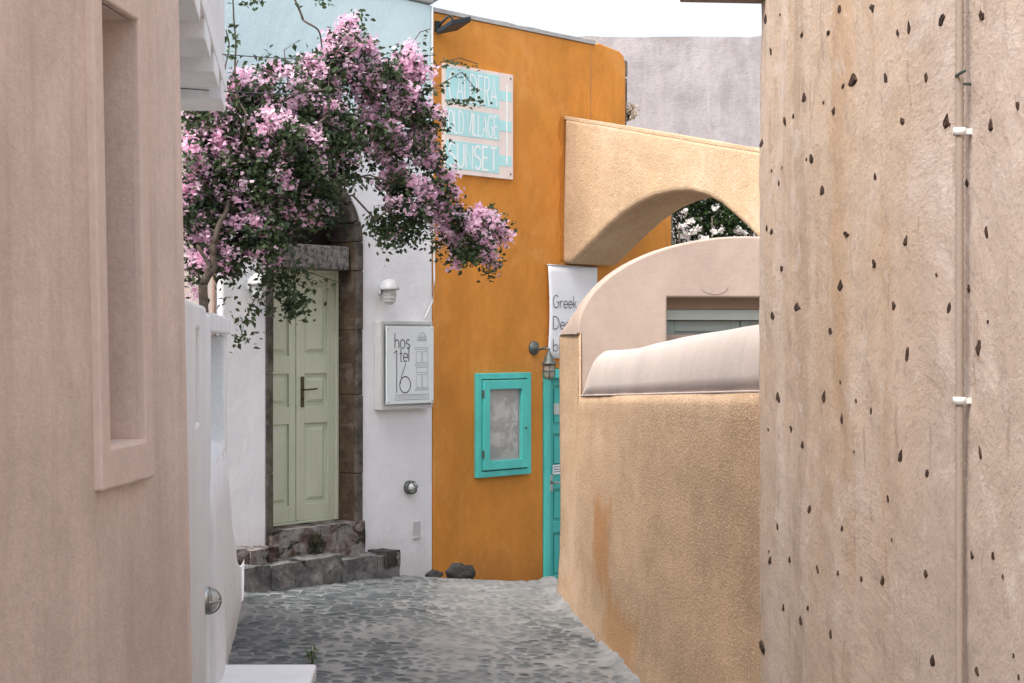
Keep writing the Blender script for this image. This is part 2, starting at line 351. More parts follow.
# ------------------------------------------------------------------ stroke letters (cap height 1)
def S_(w_, h_):
    r = h_/4; return [arc(w_/2, h_-r*1.02, w_/2, r*.98, 35, 270, 12)+arc(w_/2, r, w_/2, r, 90, -145, 12)]
def glyphs():
    g = {}
    g['h'] = ([[(0,1),(0,0)], [(0,.3)]+arc(.2,.35,.2,.2,180,0,8)+[(.4,0)]], .4)
    g['o'] = ([arc(.25,.28,.25,.28,0,360,18)], .5); g['s'] = (S_(.36,.56), .36)
    g['t'] = ([[(.14,.85),(.14,.1),(.2,0),(.3,0)], [(0,.55),(.3,.55)]], .3)
    g['e'] = ([[(.02,.28),(.47,.28)]+arc(.24,.28,.24,.28,0,310,16)], .48)
    g['l'] = ([[(0,1),(0,0)]], .02); g['i'] = ([[(0,.55),(0,0)], [(0,.76),(0,.84)]], .02)
    g['k'] = ([[(0,1),(0,0)], [(.34,.55),(0,.22)], [(.12,.33),(.36,0)]], .36)
    g['r'] = ([[(0,.55),(0,0)], [(0,.3)]+arc(.2,.33,.2,.22,180,60,8)], .3)
    g['g'] = ([arc(.24,.28,.24,.27,0,360,18), [(.48,.55),(.48,-.12)]+arc(.24,-.12,.24,.17,0,-150,8)], .5)
    g['n'] = ([[(0,.55),(0,0)], [(0,.3)]+arc(.2,.35,.2,.2,180,0,8)+[(.4,0)]], .4)
    g['b'] = ([[(0,1),(0,0)], arc(.25,.28,.25,.27,0,360,18)], .5)
    g['a'] = ([arc(.24,.28,.24,.27,0,360,18), [(.48,.55),(.48,0)]], .5)
    g['1'] = ([[(0,.86),(.13,1),(.13,0)]], .14); g['6'] = ([arc(.27,.27,.27,.27,0,360,20), [(0,.29),(.08,.6),(.36,1)]], .54)
    g['G'] = ([arc(.36,.5,.36,.5,45,330,18)+[(.68,.45),(.4,.45)]], .72)
    g['D'] = ([[(0,0),(0,1),(.2,1)]+arc(.2,.5,.4,.5,90,-90,14)+[(0,0)]], .6)
    g['C'] = ([arc(.32,.5,.32,.5,55,305,16)], .56); g['A'] = ([[(0,0),(.28,1),(.56,0)], [(.1,.33),(.46,.33)]], .56)
    g['L'] = ([[(0,1),(0,0),(.42,0)]], .42); g['E'] = ([[(.42,1),(0,1),(0,0),(.42,0)], [(0,.52),(.36,.52)]], .42)
    g['R'] = ([[(0,0),(0,1),(.2,1)]+arc(.2,.75,.24,.25,90,-90,10)+[(0,.5)], [(.2,.5),(.46,0)]], .46)
    g['O'] = ([arc(.32,.5,.32,.5,0,360,20)], .64); g['V'] = ([[(0,1),(.27,0),(.54,1)]], .54)
    g['I'] = ([[(0,1),(0,0)]], .02); g['S'] = (S_(.46,1), .46)
    g['U'] = ([[(0,1),(0,.28)]+arc(.24,.28,.24,.28,180,360,10)+[(.48,1)]], .48)
    g['N'] = ([[(0,0),(0,1),(.5,0),(.5,1)]], .5); g['T'] = ([[(0,1),(.5,1)], [(.25,1),(.25,0)]], .5)
    return g
GL = glyphs()
def write(mb, text, x, z, h, wd, y, fit=None, gap=.16, ky=-1):
    adv = sum((GL[c][1] if c != ' ' else .2)+gap for c in text)-gap
    k = h if fit is None else fit/adv
    n = 0
    for ch in text:
        if ch == ' ': x += (.2+gap)*k; continue
        for stroke in GL[ch][0]:
            mb.ribbon([(x+a*k, z+b*h) for a, b in stroke], wd, y+ky*.0004*(n % 4)); n += 1
        x += (GL[ch][1]+gap)*k

# ------------------------------------------------------------------ ground and lane
def build_street():
    xs = np.arange(-2.75, 1.65, .013); ys = np.concatenate([np.arange(2., 8.2, .12), np.arange(8.2, 16.2, .0165), np.arange(16.2, 20, .12)])
    X, Y = np.meshgrid(xs, ys); n = X.size; x = X.ravel(); y = Y.ravel()
    cx, cy = .112, .078
    i = np.floor(x/cx).astype(int); j = np.floor(y/cy).astype(int)
    rr = np.random.default_rng(3); T = rr.random((512, 512, 3))
    f1 = np.full(n, 9.); f2 = np.full(n, 9.); tone = np.zeros(n)
    wx = x+.02*np.sin(y*9+x*4); wy = y+.02*np.sin(x*11)
    for di in (-2,-1,0,1,2):
        for dj in (-2,-1,0,1,2):
            a, b = (i+di) % 512, (j+dj) % 512
            px = (i+di+.1+.8*T[a,b,0])*cx; py = (j+dj+.1+.8*T[a,b,1])*cy
            d = np.hypot(wx-px, (wy-py)*.9)
            near = d < f1
            f2 = np.where(near, f1, np.minimum(f2, d)); tone = np.where(near, T[a,b,2], tone); f1 = np.where(near, d, f1)
    g = (f2-f1)
    nz = np.array([noise.fractal(Vector((p*1.3, q*.55, 0)), 1., 2., 4) for p, q in zip(x, y)])
    worn = np.exp(-((x+.28-.02*(y-12)+nz*.35)/.42)**2)+.75*np.exp(-((x-.33+.09*(y-12)*.9+nz*.2)/.16)**2)*(nz > -.2)
    lim = .010+.022*worn+.02*np.clip(nz, -.3, 1)
    st = np.clip((g-lim)/.010, 0, 1)*np.clip(1.3-worn*.7, 0, 1)*(tone > .08)
    z = np.array([gz(p, q) for p, q in zip(x, y)])+.011*st*(.5+.8*tone)+.012*nz
    dr = 1.504-.0825*y-x; dl = x+.42+.128*y                 # mortar fillets along both walls
    for dd, hh, ww in ((dr, .035, .10), (dl, .03, .10)):
        f = np.clip(1-dd/(ww*(1+1.2*nz)), 0, 1)*(dd > -.1); z = z+hh*f**1.5*(1+.8*nz); st = st*(1-np.clip(f*2.2, 0, 1))
    nx, ny = len(xs), len(ys)
    me = bpy.data.meshes.new('street')
    idx = np.arange(n).reshape(ny, nx)
    fc = np.stack([idx[:-1,:-1], idx[:-1,1:], idx[1:,1:], idx[1:,:-1]], -1).reshape(-1, 4)
    me.from_pydata(np.stack([x, y, z+E], -1).tolist(), [], fc.tolist())
    for nm, arr in (('stone', st), ('tone', tone**1.5)):
        at = me.attributes.new(nm, 'FLOAT', 'POINT'); at.data.foreach_set('value', arr.astype(np.float32))
    me.polygons.foreach_set('use_smooth', [True]*len(me.polygons)); me.materials.append(M['street'])
    o = bpy.data.objects.new('street', me); C.objects.link(o)
    tag(o, 'sloping lane of grey lava cobbles set in pale mortar', 'street', kind='structure')
build_street()
mb = MB(); mb.add([(-400,-400,-2.75),(400,-400,-2.75),(400,900,-2.75),(-400,900,-2.75)], [(0,1,2,3)])
tag(mb.build('ground', M['earth']), 'bare ground below the houses', 'ground', kind='structure')
# the near lane under the camera, out of the picture but part of the place
mb = MB(); mb.add([(-1.9,-8,-1.6),(1.6,-8,-1.6),(1.6,2.05,-1.68),(-1.9,2.05,-1.68)], [(0,1,2,3)])
tag(mb.build('pavement', M['street']), 'lane surface running on behind the viewpoint', 'street', kind='structure')

# ------------------------------------------------------------------ rose house on the left
def rose_house():
    sh = .0145
    FK = Fr(K.ox, K.oy, 85.71); old = FK.__call__
    class Shear(Fr):
        def __call__(s, p): q = Fr.__call__(s, p); return (q[0]+.020*-(q[2]-E), q[1], q[2])
    f = Shear(-1.598, 0, 85.71)
    x0, x1 = -5.0, 6.0/.9972
    a0, a1 = 5.055/.9972, 5.42/.9972; b0, b1 = -.315, 1.02       # opening
    mb = MB(f)
    z0, z1 = -2.6, 3.6
    for (p, q, r, t) in ((x0,a0,z0,z1),(a1,x1,z0,z1),(a0,a1,z0,b0),(a0,a1,b1,z1)):
        mb.add([(p,0,r),(q,0,r),(q,0,t),(p,0,t)], [(0,1,2,3)])
    mb.add([(x0,0,z0),(x0,5,z0),(x0,5,z1),(x0,0,z1)], [(0,1,2,3)]); mb.add([(x1,0,z0),(x1,5,z0),(x1,5,z1),(x1,0,z1)], [(0,1,2,3)])
    mb.add([(x0,5,z0),(x1,5,z0),(x1,5,z1),(x0,5,z1)], [(0,1,2,3)]); mb.add([(x0,0,z1),(x1,0,z1),(x1,5,z1),(x0,5,z1)], [(0,1,2,3)])
    # reveals of the window opening
    r = .24
    for q in ([(a0,0,b0),(a0,r,b0),(a0,r,b1),(a0,0,b1)], [(a1,0,b0),(a1,r,b0),(a1,r,b1),(a1,0,b1)],
              [(a0,0,b0),(a1,0,b0),(a1,r,b0),(a0,r,b0)], [(a0,0,b1),(a1,0,b1),(a1,r,b1),(a0,r,b1)]): mb.add(q, [(0,1,2,3)])
    bm_o = mb.build('rose_house', M['rose'])
    tag(bm_o, 'rose pink rough plastered house wall with a deep narrow window', 'house')
    wn = MB(f); wn.box(a0+.002, a1-.002, .20, .235, b0+.002, b1-.002)
    win = wn.build('window', M['rosetrim'], bm_o)
    fr = MB(f); o0, o1 = 4.972/.9972, 5.505/.9972; c0, c1 = -.437, 1.125; p = -.026
    n4 = [(o0,c0),(o1,c0),(o1,c1),(o0,c1)]; i4 = [(a0,b0),(a1,b0),(a1,b1),(a0,b1)]
    # ring with the inner faces flush to the opening
    vs = [(x,p,z) for x,z in n4]+[(x,p,z) for x,z in i4]+[(x,.004,z) for x,z in n4]+[(x,.004,z) for x,z in i4]
    fs = []
    for i in range(4):
        j = (i+1) % 4; fs += [(i,j,j+4,i+4), (i,i+8,j+8,j), (i+4,j+4,j+12,i+12)]
    fr.add(vs, fs); fr.build('frame', M['rosetrim'], win, bevel=.007)
    sl_ = MB(f); sl_.box(a0+.004, a1-.004, -.020, .198, b0-.012, b0+.006); sl_.build('sill', M['rosetrim'], win, bevel=.004)
    pn = MB(f)
    pn.box(a0+.004, a1-.004, .188, .199, b0+.01, b1-.004); pn.build('shutter', M['beige'], win)
rose_house()

# ------------------------------------------------------------------ white garden wall on the left, with openings
def garden_wall():
    k = 1/.9919
    root = MB(W)
    # pier, slot, middle pier, opening, far pier, and the flared base
    def zt(d): return .165
    z0 = -2.6
    root.box(6.05*k, 7.12*k, -.012, .26, z0, .165)
    root.box(7.12*k, 7.46*k, .16, .26, z0, .165); root.box(7.12*k, 7.46*k, -.012, .16, .05, .165); root.box(7.12*k, 7.46*k, -.012, .16, z0, -.35)
    root.box(7.46*k, 7.95*k, -.012, .26, z0, .165)
    root.box(7.95*k, 9.05*k, .018, .26, z0, .142)
    root.box(9.05*k, 10.95*k, .018, .24, z0, -.66)
    root.box(10.95*k, 11.25*k, .018, .24, z0, .04)
    o = root.build('garden_wall', M['white2'], bevel=.02, seg=3)
    tag(o, 'thick whitewashed garden wall with a square opening and rounded coping', 'garden wall')
    c = MB(W); c.box(9.0*k, 11.27*k, -.006, .262, .047, .152); c.build('coping', M['white2'], o, bevel=.015, seg=3)
    lo = MB(W)
    n = 26
    vs, fs = [], []
    prof = [(-.03,-2.6),(-.03,-1.65),(.0,-1.3),(.012,-.95),(.020,-.645),(.20,-.60),(.2,-2.6)]
    for i in range(n+1):
        d = 8.9+4.1*i/n; dz = -max(.35*max(0, d-10.9), .35*.5+.75*(d-11.4) if d > 11.4 else 0)
        for j, (yy, zz) in enumerate(prof):
            q = noise.noise(Vector((d*2.3, zz*2.5, 1)))*.03
            vs.append((d*k, yy+(-.012-q*.6 if 0 < j < 4 else 0)+(.02 if d < 9 else 0), (zz+dz*(1.65+zz if zz > -1.65 else 0)/1.05*1.0 if zz > -2 else zz)-.002))
    m_ = len(prof)
    for i in range(n):
        for j in range(m_): fs.append((i*m_+j, (i+1)*m_+j, (i+1)*m_+(j+1) % m_, i*m_+(j+1) % m_))
    fs += [tuple(range(m_)), tuple(range(n*m_+m_-1, n*m_-1, -1))]
    lo.add(vs, fs, True); lo.build('base', M['white2'], o)
    pv = MB(W); pv.box(9.07*k, 10.94*k, .15, .17, -.655, .043); pv.build('panel', M['paleblue'], o)
    pv = MB(W); pv.box(11.26*k, 12.3*k, .06, .075, -.62, .05); pv.build('screen', M['paleblue'], o)
    # oval bulkhead lamp
    x, z = 7.90*k, -1.20
    p = W((x, -.0, z)); t = thing('bulkhead_lamp', (p[0], p[1], p[2]-.08), 'round metal bulkhead lamp low on the white garden wall', 'wall lamp')
    b = MB(W); b.lathe([(.064,-.015),(.064,.022),(.058,.03)], (x,-.0,z), (0,-1,0)); b.build('housing', M['steel'], t)
    b = MB(W); b.lathe([(.053,.022),(.052,.038),(.040,.058),(.021,.070),(.0,.073)], (x,-.0,z), (0,-1,0)); b.build('glass', M['lampglass'], t)
    b = MB(W)
    for q in (0, PI/2):
        b.tube([(x+.061*math.cos(a)*math.cos(q), -.022-.060*math.sin(a), z+.061*math.cos(a)*math.sin(q)) for a in np.linspace(0, PI, 13)], .005, 6)
    b.tube([(x+.055*math.cos(a), -.040, z+.055*math.sin(a)) for a in np.linspace(0, 2*PI, 25)], .0045, 6); b.build('guard', M['steel'], t)
garden_wall()
# white doorstep at the foot of the wall
mb = MB(); z = -1.80
mb.prism([(-2.0,z-.12),(-2.0,z),(-1.09,z),(-1.09,z-.12)], 8.6, 9.52)
mb.v = [(a+(.055*(9.52-b) if a > -1.2 else 0), b, c) for a, b, c in mb.v]
tag(mb.build('doorstep', M['white2'], bevel=.012), 'low white painted doorstep slab in the lane', 'doorstep')
# pale pipe down the corner of the rose house
p = MB(); p.tube([(-1.166-.02*z_,6.035,z_) for z_ in np.linspace(-1.9, 0.84, 12)], .008, 10)
tag(p.build('downpipe', M['pipe']), 'thin pale blue pipe rising beside the rose house corner', 'pipe')

# ------------------------------------------------------------------ white balcony overhead
def balcony():
    t = thing('balcony', (-1.9, 8, E+1.4), 'white balcony on thick joists seen from below above the garden wall', 'balcony')
    k = 1/.9919
    for i in range(-3, 3):
        d0 = 8.1+.95*i; zb = 1.437-.008*i
        b = MB(W); b.box(d0*k, (d0+.54)*k, .0, 1.3, zb, 1.539); b.build('joist', M['white2'], t, bevel=.006)
    b = MB(W); b.box(5.1*k, 10.65*k, -.004, 1.35, 1.54, 1.66); b.build('slab', M['white2'], t, bevel=.008)
    b = MB(W); b.box(5.1*k, 10.65*k, .01, .12, 1.661, 2.45); b.build('parapet', M['white'], t, bevel=.012)
    b = MB(W); b.box(5.1*k, 11.6*k, 1.3, 1.45, -.3, 1.535); b.build('back_wall', M['white'], t)
balcony()
# beige house behind the bougainvillea
mb = MB(); mb.slab([(-6.5,13.62),(-2.345,13.62),(-6.5,17.0)], -2.6+E, 2.2+E); mb.v = [(a, b, c-E) for a, b, c in mb.v]; o = mb.build('beige_house', M['beige'])
tag(o, 'plain beige plastered house behind the bougainvillea trunk', 'house')
mb = MB(); mb.slab([(-6.6,13.57),(-2.42,13.57),(-6.6,17.0)], 2.21, 2.3); mb.build('roof', M['cement'], o)
mb = MB(); mb.tube([(-2.375,13.60,-2.2),(-2.375,13.60,2.2)], .014, 8); mb.build('drainpipe', M['wood'], o)

# ------------------------------------------------------------------ white hostel building
def hostel():
    xl, xr, ztop = -2.52, -.003, 3.06
    cx, ro, ri, zs = -1.4845, .555, .43, .86
    poly = [(xl,-2.6),(cx-ro,-2.6),(cx-ro,zs)]+arc(cx, zs, ro, ro, 180, 0, 24)[1:-1]+[(cx+ro,zs),(cx+ro,-2.6),(xr,-2.6),(xr,ztop),(xl,ztop)]
    mb = MB(H); mb.prism(poly, 0, .42)
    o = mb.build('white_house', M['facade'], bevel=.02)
    tag(o, 'white plastered house with stone framed double door', 'house')
    mb = MB(H); mb.box(xl+.02, xr-.02, .425, 4.5, -2.6, ztop-.04); mb.build('body', M['white'], o)
    mb = MB(H); mb.box(xl-.02, xr-.01, -.03, 4.5, ztop+.004, ztop+.07); mb.build('roof', M['cement'], o, bevel=.02)
    mb = MB(H); mb.ball((-.02,.3,ztop+.13), .30,.34,.12, rough=.3, seed=4); mb.ball((-.42,.42,ztop+.10), .34,.3,.10, rough=.3, seed=7)
    mb.build('roof_stone', M['cement'], o)
    # stone surround: jamb blocks and arch stones
    mb = MB(H); rr = random.Random(5)
    for sx in (-1, 1):
        z = -1.78
        while z < zs-.02:
            h = min(rr.uniform(.45,.85), zs-z)
            xi = cx+sx*(.487+rr.uniform(-.006,.008)); xo = cx+sx*(ro+.004)
            y = -.014+rr.uniform(-.006,.006)
            mb.mi = 1; mb.box(min(xi,xo), max(xi,xo), .022, .40, z+.001, z+h-.001)
            mb.mi = 0; mb.box(min(xi,xo)-.004*(sx>0), max(xi,xo)+.004*(sx<0), y, .021, z+.001, z+h-.002)
            z += h
    mb.mi = 0
    for k in range(9):
        a0, a1 = PI*k/9+.008, PI*(k+1)/9-.008; r1 = ro+.004; r0 = .478+rr.uniform(-.01,.01); pl = []
        for a in np.linspace(a0, a1, 4): pl.append((cx+r1*math.cos(a), zs+r1*math.sin(a)))
        for a in np.linspace(a1, a0, 4): pl.append((cx+r0*math.cos(a), zs+r0*math.sin(a)))
        mb.prism(pl, -.014+rr.uniform(-.006,.006), .40)
    mb.build('stone_surround', [M['surround'], M['reveal']], o, bevel=.008)
    mb = MB(H); mb.box(cx-.482, cx+.462, .05, .40, .615, .82); mb.build('lintel', M['lintel'], o, bevel=.015)
    mb = MB(H); mb.box(cx-.475, cx+.475, .33, .40, .83, 1.33); mb.build('tympanum', M['dark'], o)
    HD = Fr(H.ox-.055*H.s, H.oy+.055*H.c, 50.9)
    # double door
    d = bpy.data.objects.new('door', None); C.objects.link(d); d.parent = o; d.location = Vector(H((cx,.2,-1.55)))-wloc(o)
    mb = MB(HD); z0, z1 = -1.55, .615
    for (a, b, c, e) in ((cx-.483,cx-.455,z0,z1),(cx+.455,cx+.483,z0,z1),(cx-.455,cx+.455,z1-.03,z1-.001),(cx-.455,cx+.455,z0,z0+.02)): mb.box(a, b, .15, .26, c, e)
    mb.build('frame', M['doorgreen'], d, bevel=.004)
    for sx in (-1, 1):
        x0, x1 = (cx-.453, cx-.004) if sx < 0 else (cx+.004, cx+.453)
        mb = MB(HD); mb.box(x0, x1, .195, .225, z0+.022, z1-.032)
        st = .085; pan = [(-1.39,-.70),(-.555,-.275),(-.12,.52)]
        mb.box(x0, x0+st, .172, .1945, z0+.022, z1-.032); mb.box(x1-st, x1, .172, .1945, z0+.022, z1-.032)
        zz = [z0+.022]+[q for p in pan for q in p]+[z1-.032]
        for i in range(0, 8, 2): mb.box(x0+st+.0005, x1-st-.0005, .172, .1945, zz[i], zz[i+1])
        for a, b in pan:
            q0, q1 = x0+st+.028, x1-st-.028; g = .03
            vs = [(q0,.1945,a+.028),(q1,.1945,a+.028),(q1,.1945,b-.028),(q0,.1945,b-.028),(q0+g,.176,a+.028+g),(q1-g,.176,a+.028+g),(q1-g,.176,b-.028-g),(q0+g,.176,b-.028-g)]
            mb.add(vs, [(4,5,6,7)]+[(i,(i+1)%4,(i+1)%4+4,i+4) for i in range(4)])
        if sx > 0: mb.box(cx-.016, cx+.018, .160, .1715, z0+.03, z1-.04)
        mb.build('door_leaf', M['doorgreen'], d, bevel=.003)
    mb = MB(HD); hx = cx+.062
    mb.box(hx-.018, hx+.018, .163, .171, -.56, -.30); mb.tube([(hx,.165,-.41),(hx,.125,-.41),(hx+.02,.115,-.41),(hx+.125,.115,-.405)], .008, 8)
    mb.lathe([(.01,0),(.01,.012)], (hx,.163,-.49), (0,-1,0), 10); mb.build('handle', M['bronze'], d, bevel=.002)
    return o
hostel()
# stone steps
def steps():
    t = thing('stone_steps', H((-1.6,-.15,-2.1)), 'rough grey and red stone steps below the pale green door', 'steps')
    def block(poly, z0, z1, mat, name, seed, amp=.02, cut=10):
        bm = bmesh.new(); n = len(poly)
        lo = [bm.verts.new((x,y,z0)) for x,y in poly]; hi = [bm.verts.new((x,y,z1+dz)) for (x,y),dz in zip(poly, [0]*n)]
        bm.faces.new(lo[::-1]); bm.faces.new(hi)
        for i in range(n): bm.faces.new((lo[i], lo[(i+1)%n], hi[(i+1)%n], hi[i]))
        bmesh.ops.triangulate(bm, faces=bm.faces)
        for _ in range(7):
            ed = [e for e in bm.edges if e.calc_length() > .06]
            if not ed: break
            bmesh.ops.subdivide_edges(bm, edges=ed, cuts=1)
            bmesh.ops.triangulate(bm, faces=[f for f in bm.faces if len(f.verts) > 3])
        bm.normal_update()
        for v in bm.verts:
            p = v.co*5+Vector((seed,0,0)); q = noise.noise(p)*amp+noise.noise(p*3)*amp*.45
            v.co += v.normal*q
        mb.add([tuple(v.co) for v in bm.verts], [tuple(v.index for v in f.verts) for f in bm.faces]); bm.free()
    def go(name, mat, lst, seed):
        nonlocal mb
        mb = MB(H)
        for i, (p, a, b, amp) in enumerate(lst): block(p, a, b, mat, name, seed+i*3, amp)
        mb.build(name, mat, t)
    mb = None
    cx = -1.4845
    go('threshold', M['redrock'], [([(-2.03,-.05),(-.93,-.04),(-.935,.40),(-2.03,.40)], -1.9, -1.553, .010)], 1)
    xs = [-2.75,-2.28,-1.42,-.96,-.65]; lst = []
    rr = random.Random(2)
    for a, b in zip(xs[:-1], xs[1:]):
        fa, fb = -.36+.08*(a+2.7), -.36+.08*(b+2.7); tp = -1.79-.02*(a+2.7)+rr.uniform(-.02,.02)
        lst.append(([(a+.001,fa),(b-.001,fb),(b-.001,.02),(a+.001,.02)], -2.35, tp, .022))
    go('step', M['steprock'], lst, 20)
    go('step_rubble', M['redrock'], [([(-2.74,-.20),(-2.42,-.19),(-2.4,.02),(-2.74,.02)], -1.85, -1.635, .03), ([(-2.41,-.22),(-2.2,-.2),(-2.18,.0),(-2.41,.0)], -1.85, -1.66, .03), ([(-2.19,-.19),(-2.05,-.17),(-2.04,-.0),(-2.19,.0)], -1.85, -1.655, .03)], 40)
    go('corner_stone', M['darkrock'], [([(-.85,-.225),(-.655,-.205),(-.67,.03),(-.85,.03)], -1.96, -1.815, .014)], 60)
steps()
# two dark stones at the wall foot
for i, (u, v, d, r, lab) in enumerate(((434,579,15.15,.065,'smaller dark lava stone at the foot of the white wall'), (460,579,15.25,.115,'larger round dark lava stone at the foot of the orange wall'))):
    p = Pt(u, v, d); z = gz(p.x, d)
    mb = MB(); mb.ball((p.x, d, z+r*.45), r*1.05, r*.9, r*.85, rough=.45, seed=i+2)
    tag(mb.build('loose_stone', M['darkrock']), lab, 'stone', 'loose stones along the facade')

# wall lamps of the hostel: one built, one copied
def wall_lamp(x, z):
    p = H((x,0,z)); t = thing('wall_lamp', p, 'white wall lantern on the white wall right of the green door', 'wall lamp', 'white wall lanterns beside the green door')
    b = MB(H); b.box(x-.03, x+.03, -.03, .0, z-.02, z+.07); b.tube([(x,-.025,z+.04),(x,-.10,z+.05)], .016, 8); b.build('bracket', M['lampwhite'], t, bevel=.008)
    b = MB(H); b.lathe([(.088,-.005),(.088,.012),(.078,.03),(.066,.062),(.04,.085),(.0,.092)], (x,-.11,z+.02)); b.build('cap', M['lampwhite'], t)
    b = MB(H); b.lathe([(.0,-.115),(.03,-.11),(.05,-.09),(.058,-.05),(.06,.0),(.06,.017)], (x,-.11,z), n=16); b.build('lamp_glass', M['lampglass'], t)
    b = MB(H)
    for q in range(3):
        zz = -.025-.03*q; r = .0605-.004*q
        b.tube([(x+r*math.cos(a), -.11+r*math.sin(a), z+zz) for a in np.linspace(0, 2*PI, 17)], .004, 6)
    b.build('guard', M['lampwhite'], t); return t
xr_ = hs_(380); xl_ = hs_(249)
L1 = wall_lamp(xr_, .435)
L2 = L1.copy(); C.objects.link(L2)
for ch in list(L1.children):
    c2 = ch.copy(); C.objects.link(c2); c2.parent = L2
L2.location = H((xl_, 0, .44)); L2['label'] = 'white wall lantern left of the green door, half behind bougainvillea'

# small round bulkhead lamp with guard
def bulk(x, z):
    p = H((x,0,z)); t = thing('bulkhead_lamp', (p[0],p[1],p[2]-.06), 'small dark caged bulkhead lamp on the white wall under the sign', 'wall lamp')
    b = MB(H); b.lathe([(.062,0),(.062,.03),(.055,.036)], (x,0,z), (0,-1,0)); b.build('housing', M['iron'], t)
    b = MB(H); b.lathe([(.05,.03),(.046,.06),(.03,.08),(0,.086)], (x,0,z), (0,-1,0)); b.build('glass', M['lampglass'], t)
    b = MB(H)
    for q in (.4, .4+PI/2): b.tube([(x+.058*math.cos(a)*math.cos(q), -.025-.072*math.sin(a), z+.058*math.cos(a)*math.sin(q)) for a in np.linspace(0, PI, 11)], .006, 6)
    b.tube([(x+.056*math.cos(a), -.045, z+.056*math.sin(a)) for a in np.linspace(0, 2*PI, 21)], .006, 6); b.build('guard', M['iron'], t)
bulk(hs_(408), -1.305)
# hatch plate
x = hs_(416); mb = MB(H); mb.box(x-.05, x+.05, -.006, .002, -1.76, -1.62); mb.box(x-.055, x+.05, -.016, -.004, -1.775, -1.755)
tag(mb.build('hatch_cover', M['lampwhite'], bevel=.002), 'small white hatch cover low on the white wall', 'cover')

# hostel sign
def hostel_sign():
    x0, x1, z0, z1 = hs_(374), hs_(425.5), -.60, .18
    p = H(((x0+x1)/2, 0, z0)); t = thing('wall_sign', p, 'white square hostel sign box with thin grey lettering', 'sign')
    b = MB(H); b.box(x0, x1, -.07, .0, z0, z1); o = b.build('box', M['signedge'], t, bevel=.006)
    b = MB(H)
    for (a, c, e, g) in ((x0,x0+.03,z0,z1),(x1-.03,x1,z0,z1),(x0+.03,x1-.03,z1-.03,z1),(x0+.03,x1-.03,z0,z0+.03)): b.box(a, c, -.082, -.0705, e, g)
    b.build('rim', M['signedge'], t, bevel=.003)
    q0, q1, r0, r1 = x0+.045, x1-.012, z0+.05, z1-.045
    b = MB(H); b.box(q0, q1, -.105, -.092, r0, r1); b.build('panel', M['signwhite'], t, bevel=.002)
    for xx in (q0+.02, q1-.02):
        for zz in (r0+.02, r1-.02): b = MB(H); b.lathe([(.008,0),(.008,.025),(.004,.03)], (xx,-.082,zz), (0,-1,0), 10); b.build('bolt', M['steel'], t)
    wq, hq = q1-q0, r1-r0; y = -.1065
    b = MB(H); X = lambda f_: q0+wq*f_; Z = lambda f_: r1-hq*f_
    write(b, 'hos', X(.17), Z(.285), hq*.20, .009, y, fit=wq*.31, gap=.14)
    write(b, 'tel', X(.265), Z(.455), hq*.19, .009, y, fit=wq*.20, gap=.12)
    b.ribbon([(X(.15),Z(.345)),(X(.205),Z(.315)),(X(.205),Z(.855))], .009, y-.0005)
    b.ribbon(arc(X(.385), Z(.755), wq*.115, hq*.105, 0, 360, 24), .010, y); b.ribbon([(X(.28),Z(.745)),(X(.31),Z(.64)),(X(.40),Z(.475))], .0075, y-.0005)
    b.build('lettering', M['ink'], t)
    b = MB(H); n = 0
    def rect(a, c, e, g, w_=.003):
        nonlocal n; b.ribbon([(X(a),Z(e)),(X(c),Z(e)),(X(c),Z(g)),(X(a),Z(g)),(X(a),Z(e))], w_, y-.0003*(n % 4)); n += 1
    b.ribbon(arc(X(.745), Z(.19), wq*.10, hq*.11, 0, 180, 14)+[(X(.845),Z(.19))], .003, y)
    for rr in (.14, .17): b.ribbon([(X(.66),Z(rr)),(X(.83),Z(rr))], .004, y-.0004)
    for k in (.70,.745,.79): b.ribbon([(X(k),Z(.10)),(X(k),Z(.19))], .003, y-.0006)
    rect(.60,.88,.275,.30); rect(.62,.735,.33,.47); rect(.755,.87,.33,.47); rect(.60,.88,.49,.515); rect(.62,.87,.535,.60)
    rect(.62,.735,.625,.80); rect(.755,.87,.625,.80); rect(.60,.89,.815,.83); rect(.18,.89,.885,.95, .004)
    for k in (.90,.915,.93): b.ribbon([(X(.22),Z(k)),(X(.85),Z(k))], .002, y-.0008)
    b.build('drawing', M['line'], t)
hostel_sign()
# white cable down the corner to the sign
pts = [(-.03,-.02,3.05),(-.035,-.02,2.2),(-.03,-.02,1.3),(-.01,-.022,.85),(-.012,-.025,.55),(-.04,-.03,.36),(-.12,-.04,.26),(-.17,-.05,.20)]
mb = MB(H); mb.tube(pts, .009, 8); tag(mb.build('cable', M['cable']), 'white cable running down the corner to the hostel sign', 'cable')

